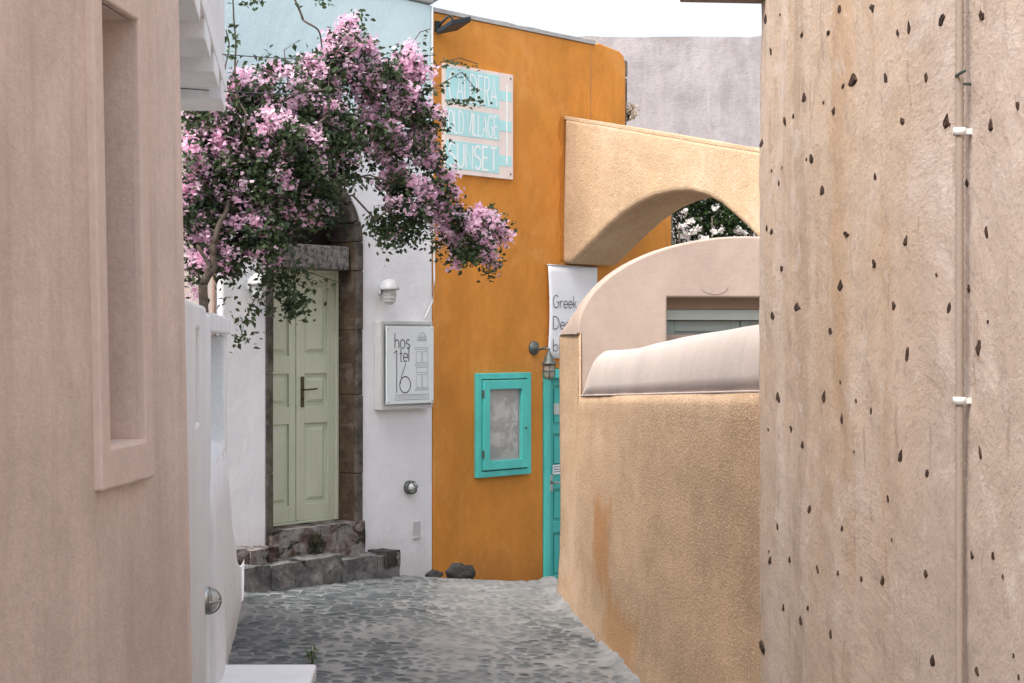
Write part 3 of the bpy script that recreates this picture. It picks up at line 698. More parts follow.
# ------------------------------------------------------------------ orange house
def orange_house():
    xr, xr2 = os_(626), os_(672); zt = 3.0
    dx0, dx1, dz = os_(543.5), os_(543.5)+.98, -.27
    poly = [(.002,-2.7),(dx0,-2.7),(dx0,dz),(dx1,dz),(dx1,-2.7),(xr2,-2.7),(xr2,1.5),(xr,1.5),(xr,zt-.14),(xr-.03,zt-.05),(xr-.10,zt-.01),(xr-.45,zt+.03),(xr-.5,zt),(.002,zt)]
    mb = MB(O); mb.prism(poly, 0, .4); o = mb.build('orange_house', M['orange'], bevel=.012)
    tag(o, 'tall orange plastered house front with turquoise door', 'house')
    mb = MB(O); mb.box(.05, xr-.1, .405, 4.4, -2.7, zt-.03); mb.box(xr-.1, xr2-.1, .405, 4.4, -2.7, 1.45); mb.build('body', M['orange'], o)
    mb = MB(O); xa = os_(563); pl = []; pr = []
    for i in range(26):
        z_ = .80+1.42*i/25; pl.append((xa-.035+.05*noise.noise(Vector((z_*5,1,7)))-.02, z_)); pr.append((xa+.02, z_))
    mb.prism(pl+pr[::-1], -.006, .001); mb.build('paint_edge', M['orangedark'], o)
    # cement edge of the roof
    mb = MB(O); pl = [(.0,zt+.003),(xr-.5,zt+.003),(xr-.5,zt+.045)]
    for i in range(12): pl.append((xr-.5-(xr-.5)*(i+1)/12, zt+.04+.012*noise.noise(Vector((i*.9,0,3)))))
    mb.prism(pl, -.012, 4.4); mb.build('coping', M['cement'], o)
    # grey corner stones, two runs
    mb = MB(O); rr = random.Random(9); z = 1.45
    while z < zt-.2:
        h = rr.uniform(.16,.30); mb.box(xr+.004, xr+.085+rr.uniform(-.03,.02), .02+rr.uniform(0,.02), .4, z, z+h-.012); z += h
    mb.build('corner_stones', M['basalt'], o, bevel=.012); mb = MB(O)
    z = -.2
    while z < 1.4:
        h = rr.uniform(.14,.24); mb.box(xr2+.004, xr2+.09+rr.uniform(-.03,.02), .015+rr.uniform(0,.02), .4, z, z+h-.012); z += h
    mb.build('corner_stones', M['basalt'], o, bevel=.012)
    # crack line and fixing holes
    mb = MB(O); xx = os_(591); mb.ribbon([(xx+.004*noise.noise(Vector((k,2,0))), zt-.05-k*.09) for k in range(10)], .006, -.0015); mb.build('crack', M['wood'], o)
    # door
    d = bpy.data.objects.new('door', None); C.objects.link(d); d.parent = o; d.location = Vector(O(((dx0+dx1)/2, .1, -2.45)))-wloc(o)
    mb = MB(O)
    for (a, b, c, e) in ((dx0+.002,dx0+.085,-2.5,dz-.002),(dx1-.085,dx1-.002,-2.5,dz-.002),(dx0+.085,dx1-.085,dz-.09,dz-.002)): mb.box(a, b, -.02, .16, c, e)
    mb.build('frame', M['turq'], d, bevel=.006)
    mb = MB(O); a, b = dx0+.088, dx1-.088; z0, z1 = -2.44, dz-.093
    mb.box(a, b, .07, .10, z0, z1)
    zz = [z0, z0+.12, z0+.55, z0+.66, z0+.98, z0+1.20, z1-.55, z1-.47, z1-.07, z1]
    st = .11
    mb.box(a, a+st, .045, .0695, z0, z1); mb.box(b-st, b, .045, .0695, z0, z1)
    for i in range(0, 10, 2): mb.box(a+st+.0005, b-st-.0005, .045, .0695, zz[i], zz[i+1])
    for i in range(1, 8, 2): mb.box(a+st+.03, b-st-.03, .055, .0695, zz[i]+.03, zz[i+1]-.03)
    mb.build('door_leaf', M['turqdark'], d, bevel=.004)
    hz = (341.5-483)/F*16.75
    mb = MB(O); hx = a+.06; mb.box(hx-.025, hx+.03, .03, .0445, hz-.09, hz+.07); mb.tube([(hx,.03,hz),(hx,-.02,hz),(hx+.03,-.03,hz),(hx+.13,-.03,hz-.005)], .011, 8)
    mb.build('handle', M['steel'], d, bevel=.003)
    mb = MB(O); mb.box(a+.10, a+.25, .036, .0445, hz+.075, hz+.17); mb.build('notice', M['signwhite'], d)
    mb = MB(O)
    for k in range(3): mb.ribbon([(a+.115,hz+.10+k*.024),(a+.235,hz+.10+k*.024)], .008, .0355)
    mb.build('notice_line', M['ink'], d)
    mb = MB(O); mb.box(a+.13, a+.26, .046, .0545, z1-.36, z1-.25); mb.build('sticker', M['greyframe'], d)
    return o
orange_house()
# menu display case
def case():
    x0, x1, z0, z1 = os_(474.5), os_(528), -1.275, -.298
    p = O(((x0+x1)/2, 0, z0)); t = thing('display_case', p, 'turquoise framed glass menu case on the orange wall', 'display case')
    b = MB(O); f = .055
    for (a, c, e, g) in ((x0,x0+f,z0,z1),(x1-f,x1,z0,z1),(x0+f,x1-f,z1-f,z1),(x0+f,x1-f,z0,z0+f)): b.box(a, c, -.045, .002, e, g)
    b.build('frame', M['turq'], t, bevel=.005)
    b = MB(O); h = .085; g0 = .012; a0, a1, c0, c1 = x0+f+g0, x1-f-g0, z0+f+g0, z1-f-g0
    for (a, c, e, g) in ((a0,a0+h,c0,c1),(a1-h,a1,c0,c1),(a0+h,a1-h,c1-h,c1),(a0+h,a1-h,c0,c0+h)): b.box(a, c, -.062, -.02, e, g)
    dr = b.build('door', M['turq'], t, bevel=.004)
    b = MB(O); b.lathe([(.009,0),(.009,.02)], (a1-.035,-.062,(c0+c1)/2-.04), (0,-1,0), 10); b.build('latch', M['iron'], dr)
    for zz in (c0+.12, c1-.16): b = MB(O); b.box(a0-.012, a0+.002, -.066, -.045, zz, zz+.07); b.build('hinge', M['iron'], dr)
    b = MB(O); b.box(a0+h+.001, a1-h-.001, -.036, -.032, c0+h+.001, c1-h-.001); b.build('pane', M['glass'], dr)
    b = MB(O); b.box(x0+f+.001, x1-f-.001, -.010, .0015, z0+f+.001, z1-f-.001); b.build('back_panel', M['beige'], t)
    b = MB(O); xa, xb = a0+h+.005, a1-h-.005
    b.box(xa, xb, -.014, -.0102, -.76, -.52); b.box(xa+.02, xa+.20, -.0135, -.0103, -1.10, -.80); b.box(xa+.215, xb-.01, -.014, -.0104, -1.05, -.775)
    b.build('menu_sheet', M['paper'], t)
case()
# painted sign
def village_sign():
    x0, x1, z0, z1 = os_(441.5), os_(511), 1.545, 2.545
    t = thing('painted_sign', O(((x0+x1)/2, 0, z0)), 'pale blue and pink painted board reading CALDERA OLD VILLAGE SUNSET', 'sign')
    b = MB(O); b.box(x0, x1, -.03, .002, z0, z1); b.build('board', M['boardpink'], t, bevel=.003)
    wq = x1-x0; hq = z1-z0; X = lambda f: x0+wq*f; Z = lambda f: z1-hq*f
    b = MB(O); y = -.0325
    for a, c in ((.03,.345),(.40,.645),(.70,.955)):
        b.box(X(.03), X(.79), y, -.0301, Z(c), Z(a))
    for k, (a, c) in enumerate(((.17,.26),(.45,.55),(.78,.88))): b.box(X(.79)+.001, X(.97), y, -.0301, Z(c), Z(a))
    b.build('band', M['boardblue'], t)
    b = MB(O); write(b, 'CALDERA', X(.07), Z(.325), hq*.26, .017, y-.001, fit=wq*.68, gap=.14)
    write(b, 'OLD VILLAGE', X(.06), Z(.625), hq*.205, .015, y-.001, fit=wq*.70, gap=.14)
    write(b, 'SUNSET', X(.07), Z(.935), hq*.215, .021, y-.001, fit=wq*.68, gap=.16)
    b.ribbon([(X(.90),Z(.10)),(X(.90),Z(.86))], .024, y-.001)
    b.build('lettering', M['letterwhite'], t)
    for xx in (X(.03), X(.96)):
        for zz in (Z(.04), Z(.95)): b = MB(O); b.lathe([(.009,0),(.009,.006)], (xx,-.030,zz), (0,-1,0), 8); b.build('screw', M['iron'], t)
village_sign()
# floodlight at the top of the orange wall
def flood():
    p = O((.22,0,2.9)); t = thing('floodlight', O((.2,0,2.72)), 'black floodlight on a curved arm at the top of the orange wall', 'floodlight')
    b = MB(O); b.box(.02,.08,-.03,.0,2.82,2.92); b.tube([(.05,-.03,2.88),(.08,-.10,2.95),(.11,-.12,2.96),(.13,-.15,2.90)], .012, 8); b.build('arm', M['black'], t, bevel=.004)
    b = MB(O); b.box(-.16,.16,-.085,.085,-.028,.028); ca, sa = math.cos(.35), math.sin(.35)
    b.v = []; 
    for x in (-.17,.17):
        for y_, z_ in ((-.09,-.02),(.09,-.03),(.09,.02),(-.09,.035)):
            q = (.11+x*.8, -.16+y_, 2.87+z_+x*.22-y_*.3); b.v.append(O(q))
    b.f = [[0,1,2,3],[7,6,5,4],[0,4,5,1],[1,5,6,2],[2,6,7,3],[3,7,4,0]]; b.m = [0]*6; b.smooth = [False]*6
    hd = b.build('head', M['black'], t, bevel=.012)
flood()
# lantern by the turquoise door
def lantern():
    x, z = os_(533.5), (341.5-348)/F*16.6
    t = thing('wall_lantern', O((x,0,z-.25)), 'dark grey green swan neck lantern above the turquoise door', 'wall lamp')
    b = MB(O); b.lathe([(.07,0),(.066,.02),(.035,.035),(.02,.05)], (x,0,z), (0,-1,0), 18); b.build('wall_plate', M['iron'], t)
    ly = -.20
    b = MB(O); b.tube([(x,-.03,z),(x,-.09,z-.01),(x,-.15,z+.0),(x,ly,z-.01),(x,ly,z-.05)], .013, 8); b.build('arm', M['iron'], t)
    b = MB(O); b.lathe([(.078,-.155),(.076,-.145),(.05,-.125),(.042,-.085),(.03,-.065),(.018,-.045),(.012,-.02)], (x,ly,z)); b.build('cap', M['iron'], t)
    b = MB(O); b.lathe([(.0,-.30),(.03,-.295),(.048,-.27),(.052,-.20),(.052,-.157)], (x,ly,z)); b.build('lamp_glass', M['tanglass'], t)
    b = MB(O)
    for q in range(4):
        a = PI/4+q*PI/2; b.tube([(x+.058*math.cos(a),ly+.058*math.sin(a),z-.156),(x+.057*math.cos(a),ly+.057*math.sin(a),z-.27),(x+.02*math.cos(a),ly+.02*math.sin(a),z-.308)], .005, 6)
    b.tube([(x+.058*math.cos(a),ly+.058*math.sin(a),z-.22) for a in np.linspace(0,2*PI,17)], .005, 6); b.build('guard', M['iron'], t)
lantern()
# banner
def banner():
    x0, x1, z0, z1 = os_(545.5), os_(595), -.165, .745
    t = thing('banner', O(((x0+x1)/2,0,z0)), 'white cloth banner with thin grey words Greek Design on the orange wall', 'banner')
    b = MB(O); n, m_ = 14, 14; vs, fs = [], []
    def yy(a, c): return -.03-.012*math.sin(c*PI)-.006*math.sin(a*5+c*2)
    for i in range(n+1):
        for j in range(m_+1):
            a, c = i/n, j/m_; xx = x0+(x1-x0)*a+(.018*math.sin(c*PI))*(1-2*a)*(.6); vs.append((xx, yy(a,c), z0+(z1-z0)*c))
    for i in range(n):
        for j in range(m_): fs.append((i*(m_+1)+j,(i+1)*(m_+1)+j,(i+1)*(m_+1)+j+1,i*(m_+1)+j+1))
    b.add(vs, fs, True); cl = b.build('cloth', M['banner'], t); md = cl.modifiers.new('solid', 'SOLIDIFY'); md.thickness = .002
    b = MB(O); b.tube([(x0-.012,-.03,z1+.004),(x1+.012,-.03,z1+.004)], .008, 8); b.build('rod', M['steel'], t)
    b = MB(O); wq, hq = x1-x0, z1-z0
    write(b, 'Greek', x0+.06, z1-hq*.455, hq*.135, .009, -.0535, fit=wq*.46, gap=.14); b.build('lettering', M['ink'], t); b = MB(O)
    write(b, 'Design', x0+.06, z1-hq*.685, hq*.135, .009, -.0535, fit=wq*.58, gap=.14); b.build('lettering', M['ink'], t); b = MB(O)
    write(b, 'bar', x0+.06, z1-hq*.925, hq*.135, .009, -.0535, fit=wq*.29, gap=.14)
    b.build('lettering', M['ink'], t)
banner()

# ------------------------------------------------------------------ buttress arch
def arch():
    def loc(u, v):
        k = (u-512)/F; s = (16.9*k-.505)/(.745+.667*k); return (s, (341.5-v)/F*(16.9-.667*s))
    cur = [loc(*p) for p in ((570,263),(578,256),(590,244),(605,229),(620,215.5),(637,204),(655,196),(673,192),(690,191.5),(705,195),(720,203),(735,216),(747,227),(757,238))]
    l0 = loc(561,264); tl = loc(564,117); tr = loc(757,150)
    ex = tr[0]+.9
    slope = (tr[1]-tl[1])/(tr[0]-tl[0])
    top = [(tl[0]+(ex-tl[0])*i/14, tl[1]+slope*(ex-tl[0])*i/14+.012*noise.noise(Vector((i*1.3,4,0)))) for i in range(15)]
    last = cur[-1]
    poly = [(l0[0]+.0,l0[1])]+cur+[(last[0]+.10,last[1]-.12),(last[0]+.17,last[1]-.28),(last[0]+.20,last[1]-.5),(last[0]+.21,-2.7),(ex,-2.7)]+top[::-1]
    mb = MB(A); mb.prism(poly, 0, .74); o = mb.build('arch_buttress', M['yellow'], bevel=.045, seg=3)
    tag(o, 'pale yellow roughcast arch sloping from the orange house', 'arch')
    mb = MB(A); n = 24
    pl = [(x, z-.02) for x, z in top]+[(x, z+.014+.008*noise.noise(Vector((x*9,1,1)))) for x, z in top[::-1]]
    mb.prism(pl, .003, .73); mb.build('coping', M['yellow'], o, bevel=.004)
arch()
# grey wall behind
mb = MB(); pl = [(-.6,-2.7),(6,-2.7),(6,3.78)]+[(6-6.6*(i+1)/30, 3.77+.02*noise.noise(Vector((i*.8,2,2)))-(.02 if i > 12 else 0)) for i in range(30)]
mb.prism(pl, 21, 21.5); tag(mb.build('grey_wall', M['grey']), 'high bare grey cement wall behind the arch', 'wall')

# ------------------------------------------------------------------ vaulted pink house
def vault():
    rx, rz, cx, zs = 1.27, .72, 1.27, .055
    dx0, dx1, dz = .665, 1.87, .325
    e = arc(cx, zs, rx, rz, 180, 0, 40)
    poly = [(.031,-2.6),(.031,zs-.001)]+e+[(2*cx,-2.6),(dx1,-2.6),(dx1,dz),(dx0,dz),(dx0,-2.6)]
    mb = MB(G); mb.prism(poly, 0, .22); mb.box(.031, 2*cx, .222, 1.14, -2.6, zs-.002); o = mb.build('vaulted_house', M['pink'], bevel=.05, seg=5)
    o.modifiers['bevel'].angle_limit = math.radians(50)
    tag(o, 'pink vaulted house with a rounded gable behind the garden wall', 'house')
    # paler rounded rim along the gable edge
    mb = MB(G); n = len(e); vs, fs = [], []
    prof = [(-.004,.052),(.003,.065),(.006,.10),(.008,.222)]
    for i, (x, z) in enumerate(e):
        nx, nz = (x-cx)/rx**2, (z-zs)/rz**2; l = math.hypot(nx, nz); nx, nz = nx/l, nz/l
        for o_, y in prof: vs.append((x+nx*o_, y, z+nz*o_))
        for y, kz in ((.34,.93),(.55,.76),(.8,.52),(1.0,.3),(1.15,.02)): vs.append((x+nx*.012, y, zs+(z+nz*.012-zs)*kz))
    m_ = len(prof)+5
    for i in range(n-1):
        for j in range(m_-1): fs.append((i*m_+j, i*m_+j+1, (i+1)*m_+j+1, (i+1)*m_+j))
    mb.add(vs, fs, True); mb.build('roof', M['pink'], o)
    d = bpy.data.objects.new('door', None); C.objects.link(d); d.parent = o; d.location = Vector(G(((dx0+dx1)/2,.3,-2.0)))-wloc(o)
    mb = MB(G)
    for (a, b, c, g) in ((dx0+.002,dx0+.03,-2.4,dz-.083),(dx1-.03,dx1-.002,-2.4,dz-.083),(dx0+.031,dx1-.031,dz-.165,dz-.083)): mb.box(a, b, .20, .32, c, g)
    mb.build('frame', M['greyframe'], d, bevel=.006)
    mb = MB(G); mb.box(dx0+.002, dx1-.002, .17, .33, dz-.082, dz-.001); mb.build('lintel', M['rosebrown'], o)
    mb = MB(G); xm = (dx0+dx1)/2
    for a, b in ((dx0+.033,xm-.003),(xm+.003,dx1-.033)):
        mb.box(a, b, .285, .31, -2.3, dz-.17)
        mb.box(a, a+.07, .268, .2845, -2.3, dz-.17); mb.box(b-.07, b, .268, .2845, -2.3, dz-.17); mb.box(a+.0705, b-.0705, .268, .2845, dz-.25, dz-.17)
    mb.build('door_leaf', M['greydoor'], d, bevel=.003)
    mb = MB(G); mb.add([(p[0],-.004,p[1]) for p in arc(1.02,.405,.10,.06,180,360,10)]+[(p[0],.01,p[1]) for p in arc(1.02,.405,.10,.06,180,360,10)], [tuple(range(11)), tuple(range(21,10,-1))]+[(i,i+11,i+12,i+1) for i in range(10)])
    mb.build('plaster_boss', M['pink'], o, bevel=.002)
vault()
# ------------------------------------------------------------------ sand coloured garden wall with smooth parapet
def stucco_wall():
    k = 1/.9966
    # front surface as a fine, slightly uneven sheet; top steps up at the vaulted house
    ds = list(np.arange(3.9, 12.40, .07))+[12.42, 12.455, 12.465]+list(np.linspace(12.475, 13.62, 20))
    def top(d): return -.205-.0345*(d-6.8)
    zs_ = np.linspace(0, 1, 48)
    def disp(d, z): return .022*noise.noise(Vector((d*.45, z*1.1, 5)))+.005*noise.noise(Vector((d*2.2, z*6, 2)))+.05*max(0, -1.75-z+.02*(d-8))+.03*max(0, -1.5-.0325*d+.12-z)
    mb = MB(R); cols = []
    for d in ds:
        up = d > 12.46; tp = .069 if up else top(d); yb = -.028 if d > 12.38 else -.34
        ring = [(d*k, yb, -2.7), (d*k, yb, tp)]
        for q in zs_[::-1]:
            z = -2.7+(tp+2.7)*q; e = noise.noise(Vector((d*9, z*9, 0)))*.006 if d > 13.5 or (12.42 < d < 12.5) else 0
            ring.append((d*k+e, disp(d, z)-(.012 if q == 1 else 0), z))
        cols.append(ring)
    m_ = len(cols[0]); vs = [p for r in cols for p in r]; fs = []
    for i in range(len(cols)-1):
        for j in range(m_): fs.append((i*m_+j, (i+1)*m_+j, (i+1)*m_+(j+1) % m_, i*m_+(j+1) % m_))
    fs += [tuple(range(m_)), tuple(range(len(vs)-1, len(vs)-1-m_, -1))]
    mb.add(vs, fs, True)
    o = mb.build('garden_wall', M['stucco']); 
    tag(o, 'sand coloured roughcast garden wall with a smooth pink parapet', 'garden wall')
    pts = [(12.38,-.40),(12.30,-.33),(12.1,-.16),(11.95,-.085),(11.75,-.06),(10.8,-.05),(10.3,-.035),(9.6,-.004),(8.88,.025),(8.3,.043),(7.87,.053),(7.16,.074),(6.6,.084),(4,.12)]
    dd = np.concatenate([np.linspace(12.38, 11.7, 14), np.linspace(11.6, 4, 40)])
    xs = [p[0] for p in pts][::-1]; zs2 = [p[1] for p in pts][::-1]
    cols = []
    for d in dd:
        zt = float(np.interp(d, xs, zs2)); zb = top(d)+.003; r = min(.085, max(.002, (zt-zb)*.5)); c = []
        bulge = .01*noise.noise(Vector((d*1.7, 0, 3)))
        for a in np.linspace(0, PI, 19):
            c.append((d*k, -.155+.135*math.copysign(abs(math.cos(a))**.75, math.cos(a))+bulge, zb+(zt-zb)*math.sin(a)**.8))
        c.append((d*k, -.295, zb)); cols.append(c)
    mb = MB(R); m_ = len(cols[0]); vs = [p for r in cols for p in r]; fs = []
    for i in range(len(cols)-1):
        for j in range(m_): fs.append((i*m_+j, (i+1)*m_+j, (i+1)*m_+(j+1) % m_, i*m_+(j+1) % m_))
    fs += [tuple(range(m_)), tuple(range(len(vs)-1, len(vs)-1-m_, -1))]
    mb.add(vs, fs, True); mb.build('parapet', M['pinkrim'], o)
    mb = MB(R); mb.prism([(12.40*k,top(12.4)+.001),(4*k,top(4)+.001),(4*k,top(4)+.012),(12.40*k,top(12.4)+.010)], -.028, -.012); mb.build('ledge', M['pinkrim'], o, bevel=.004)
stucco_wall()

# ------------------------------------------------------------------ tall stained wall on the right
CH1 = [(200,20,10,22),(265,18,16,30),(403,42,18,34),(338,58,9,34),(317,68,6,18),(178,68,6,14),(125,72,8,20),(50,40,8,28),(488,34,12,30),(228,165,20,30),(211,174,8,12),(294,160,11,34),(370,157,14,26),(130,198,12,28),(187,224,14,22),(169,206,6,14),(93,246,8,26),(111,235,6,14),(46,290,10,22),(323,246,11,24),(411,247,12,36),(505,254,14,40),(555,216,12,26),(147,320,9,24),(274,357,7,20),(165,385,12,26),(80,370,6,18),(42,400,10,26),(66,466,8,18),(217,472,11,16),(332,487,13,30),(270,531,9,24),(84,541,7,16),(205,577,14,30),(494,470,8,36),(116,620,14,24),(67,637,10,24),(184,667,10,18),(306,617,10,22),(418,622,11,28),(458,583,6,20),(60,105,6,22),(456,370,8,20)]
CH2 = [(335,30,8,34),(478,15,16,40),(74,116,12,34),(169,115,12,30),(202,158,10,28),(257,142,7,26),(100,178,8,20),(124,211,7,20),(324,235,18,38),(376,268,8,24),(139,339,10,30),(75,372,7,22),(201,377,10,22),(61,441,10,24),(99,440,8,18),(294,318,6,18),(86,535,9,24),(122,560,7,24),(181,589,8,24),(43,612,11,32),(285,480,10,28),(374,467,8,28),(468,430,10,22),(512,432,10,22),(480,225,9,36),(138,535,6,16),(42,500,5,16),(154,458,6,22),(242,478,5,16),(475,660,10,24),(383,640,12,34),(438,655,10,20)]
def tall_wall():
    k = 1/.9966; Y0 = .06; DE = 6.37
    z0, z1 = -2.7, 3.4
    ds = list(np.arange(-5, 3.2, .5))+list(np.arange(3.2, DE-.03, .03))+[DE-.03, DE-.012, DE]
    mb = MB(R); zs_ = np.concatenate([np.arange(z0, -1.6, .12), np.arange(-1.6, 1.7, .03), np.arange(1.7, z1+.01, .12)])
    def dsp(d, z):
        a = .010*noise.noise(Vector((d*2.2, z*1.1, 0)))+.007*noise.noise(Vector((d*7, z*2.2, 3)))
        r = noise.noise(Vector((d*14, z*6, 7))); a += .007*max(0, r-.15)
        return a+.004*noise.noise(Vector((d*22, z*12, 1)))
    vs, fs = [], []
    cols = []
    for d in ds:
        edge = max(0, 1-(DE-d)/.035); cols.append([(d*k+(.02*noise.noise(Vector((z*5,3,1)))+.02*noise.noise(Vector((z*14,8,1))) if d > DE-.02 else 0), Y0+dsp(d, z)-.022*edge**2, z) for z in zs_])
    for y in (.03, .0, -.06, -.2, -.5):
        cols.append([(DE*k+.006+.02*noise.noise(Vector((z*5,3,1)))+.02*noise.noise(Vector((z*14,8,1)))+.01*noise.noise(Vector((y*9,z*8,0))), y, z) for z in zs_])
    m_ = len(zs_); vs = [p for c in cols for p in c]
    for i in range(len(cols)-1):
        for j in range(m_-1): fs.append((i*m_+j, (i+1)*m_+j, (i+1)*m_+j+1, i*m_+j+1))
    mb.add(vs, fs, True)
    # closed back and top so that the wall has its thickness
    mb.add([(-5*k,-.5,z0),(DE*k,-.5,z0),(DE*k,-.5,z1),(-5*k,-.5,z1)], [(0,1,2,3)]); mb.add([(-5*k,Y0,z1),(DE*k,Y0,z1),(DE*k,-.5,z1),(-5*k,-.5,z1)], [(0,1,2,3)])
    mb.mi = 1
    rr = random.Random(11)
    lst = [(740+a/2.01, b/2.01, w_/2.01, h/2.01) for a, b, w_, h in CH1]+[(740+a/1.993, 340+b/1.993, w_/1.993, h/1.993) for a, b, w_, h in CH2]
    for _ in range(18): lst.append((762+260*rr.random()**1.5, rr.uniform(5,680), rr.uniform(1.2,2.4), rr.uniform(3,10)))
    for _ in range(7): lst.append((759.5, rr.uniform(5,680), rr.uniform(2,3.5), rr.uniform(8,18)))
    for u, v, w_, h in lst:
        d = 1.444/((u-512)/F+.0825); z = (341.5-v)/F*d; kk = (u-512)/F+.0825
        hw = max(.006, .5*(w_/F)*d/kk*1.0); hh = max(.008, .56*h/F*d)
        hw = min(hw, .048)
        if d > DE-.05: continue
        y = Y0+dsp(d, z)
        n = 7; vs = []; sk = rr.uniform(-.45,.45); ph = rr.uniform(0, 6.28)
        for q in range(n):
            a = 2*PI*q/n+ph*.1; r = rr.uniform(.75,1.15); tp = 1-.55*max(0, math.sin(a))
            vs.append((d*k+hw*r*tp*math.cos(a)+hw*sk*math.sin(a), y-.004, z+hh*r*(math.sin(a) if math.sin(a) > 0 else .8*math.sin(a))))
        for q in range(n):
            x_, _, zz = vs[q]; vs.append((d*k+(x_-d*k)*.6+rr.uniform(-.2,.2)*hw, y+rr.uniform(.001,.004), z+(zz-z)*.7+.10*hh))
        mb.add(vs, [tuple(range(n, 2*n))]+[(q,(q+1)%n,(q+1)%n+n,q+n) for q in range(n)])
    o = mb.build('tall_wall', [M['tall'], M['chip']])
    tag(o, 'tall ochre stained plaster wall studded with dark stone chips', 'wall')
    # ribbed conduit
    d = 1.444/((969.5-512)/F+.0825); x = d*k
    p = R((x, Y0+.02, z0)); t = thing('conduit', p, 'ribbed beige conduit pipe fixed upright on the tall stained wall', 'conduit')
    b = MB(R); zz = np.arange(-2.6, 3.3, .0045 if False else .009); pts = []; rs = []
    for i, z in enumerate(zz): pts.append((x, Y0+.026, z)); rs.append(.0118 if i % 2 else .0092)
    b.tube(pts, rs, 10); b.build('pipe', M['conduit'], t)
    for v in (132, 400.5, -200, 900):
        z = (341.5-v)/F*d; b = MB(R); b.tube([(x,Y0+.026,z-.009),(x,Y0+.026,z+.009)], .0155, 12); b.box(x-.010, x+.014, Y0-.004, Y0+.012, z-.007, z+.007); b.build('clip', M['clip'], t)
    mb = MB(R); q = 1.444/((970-512)/F+.0825); zq = (341.5-76)/F*q
    mb.tube([(q*k,Y0-.01,zq-.02),(q*k,Y0+.03,zq-.02),(q*k-.0,Y0+.035,zq),(q*k-.06,Y0+.035,zq+.003)], .004, 6)
    tag(mb.build('wire_hook', M['iron']), 'small rusty wire hook on the tall wall beside the conduit', 'hook')
tall_wall()
# timber that juts out over the lane from the top of the tall wall
mb = MB(); z = 1.264; mb.box(.625, 1.2, 6.26, 6.36, z, z+.09); mb.v = [(a, b, c-.02*(a-.6)) for a, b, c in mb.v]
tag(mb.build('roof_beam', M['wood'], bevel=.005), 'weathered timber beam end jutting from the top of the tall wall', 'beam')

# ------------------------------------------------------------------ plants
def leaf_mesh(name, mat, P, size, parent, tone, aspect=.62, fold=.25, droop=.35, label=None):
    n = len(P); P = np.asarray(P); s = size*rng.uniform(.6, 1.25, n)
    th = rng.uniform(0, 2*PI, n); el = rng.normal(-droop, .55, n)
    dx = np.stack([np.cos(th)*np.cos(el), np.sin(th)*np.cos(el), np.sin(el)], -1)
    rnd = rng.normal(size=(n, 3)); rnd[:,2] += 1.2
    sd_ = np.cross(dx, rnd); sd_ /= np.linalg.norm(sd_, axis=1)[:,None]+1e-9
    nm = np.cross(sd_, dx)
    s_ = s[:,None]
    a = P-dx*s_*.5; c = P+dx*s_*.5; m1 = P-dx*s_*.08
    b = m1+sd_*s_*aspect*.5+nm*s_*fold*.5; d = m1-sd_*s_*aspect*.5+nm*s_*fold*.5
    V = np.stack([a, b, c, d], 1).reshape(-1, 3); L = np.array(wloc(parent))
    idx = np.arange(n)*4
    fcs = np.concatenate([np.stack([idx, idx+1, idx+2], -1), np.stack([idx, idx+2, idx+3], -1)])
    me = bpy.data.meshes.new(name); me.from_pydata((V-L).tolist(), [], fcs.tolist()); me.materials.append(mat)
    at = me.attributes.new('tone', 'FLOAT', 'POINT'); at.data.foreach_set('value', np.repeat(np.clip(tone, 0, 1), 4).astype(np.float32))
    o = bpy.data.objects.new(name, me); C.objects.link(o); o.parent = parent; return o
def spray(center, rad, n):
    v = rng.normal(size=(n, 3)); v /= np.linalg.norm(v, axis=1)[:,None]; r = rng.uniform(0, 1, n)**(1/2.4)
    return np.array(center)+v*r[:,None]*np.array(rad)
def W3(p): return (p[0], p[1], p[2]+E)

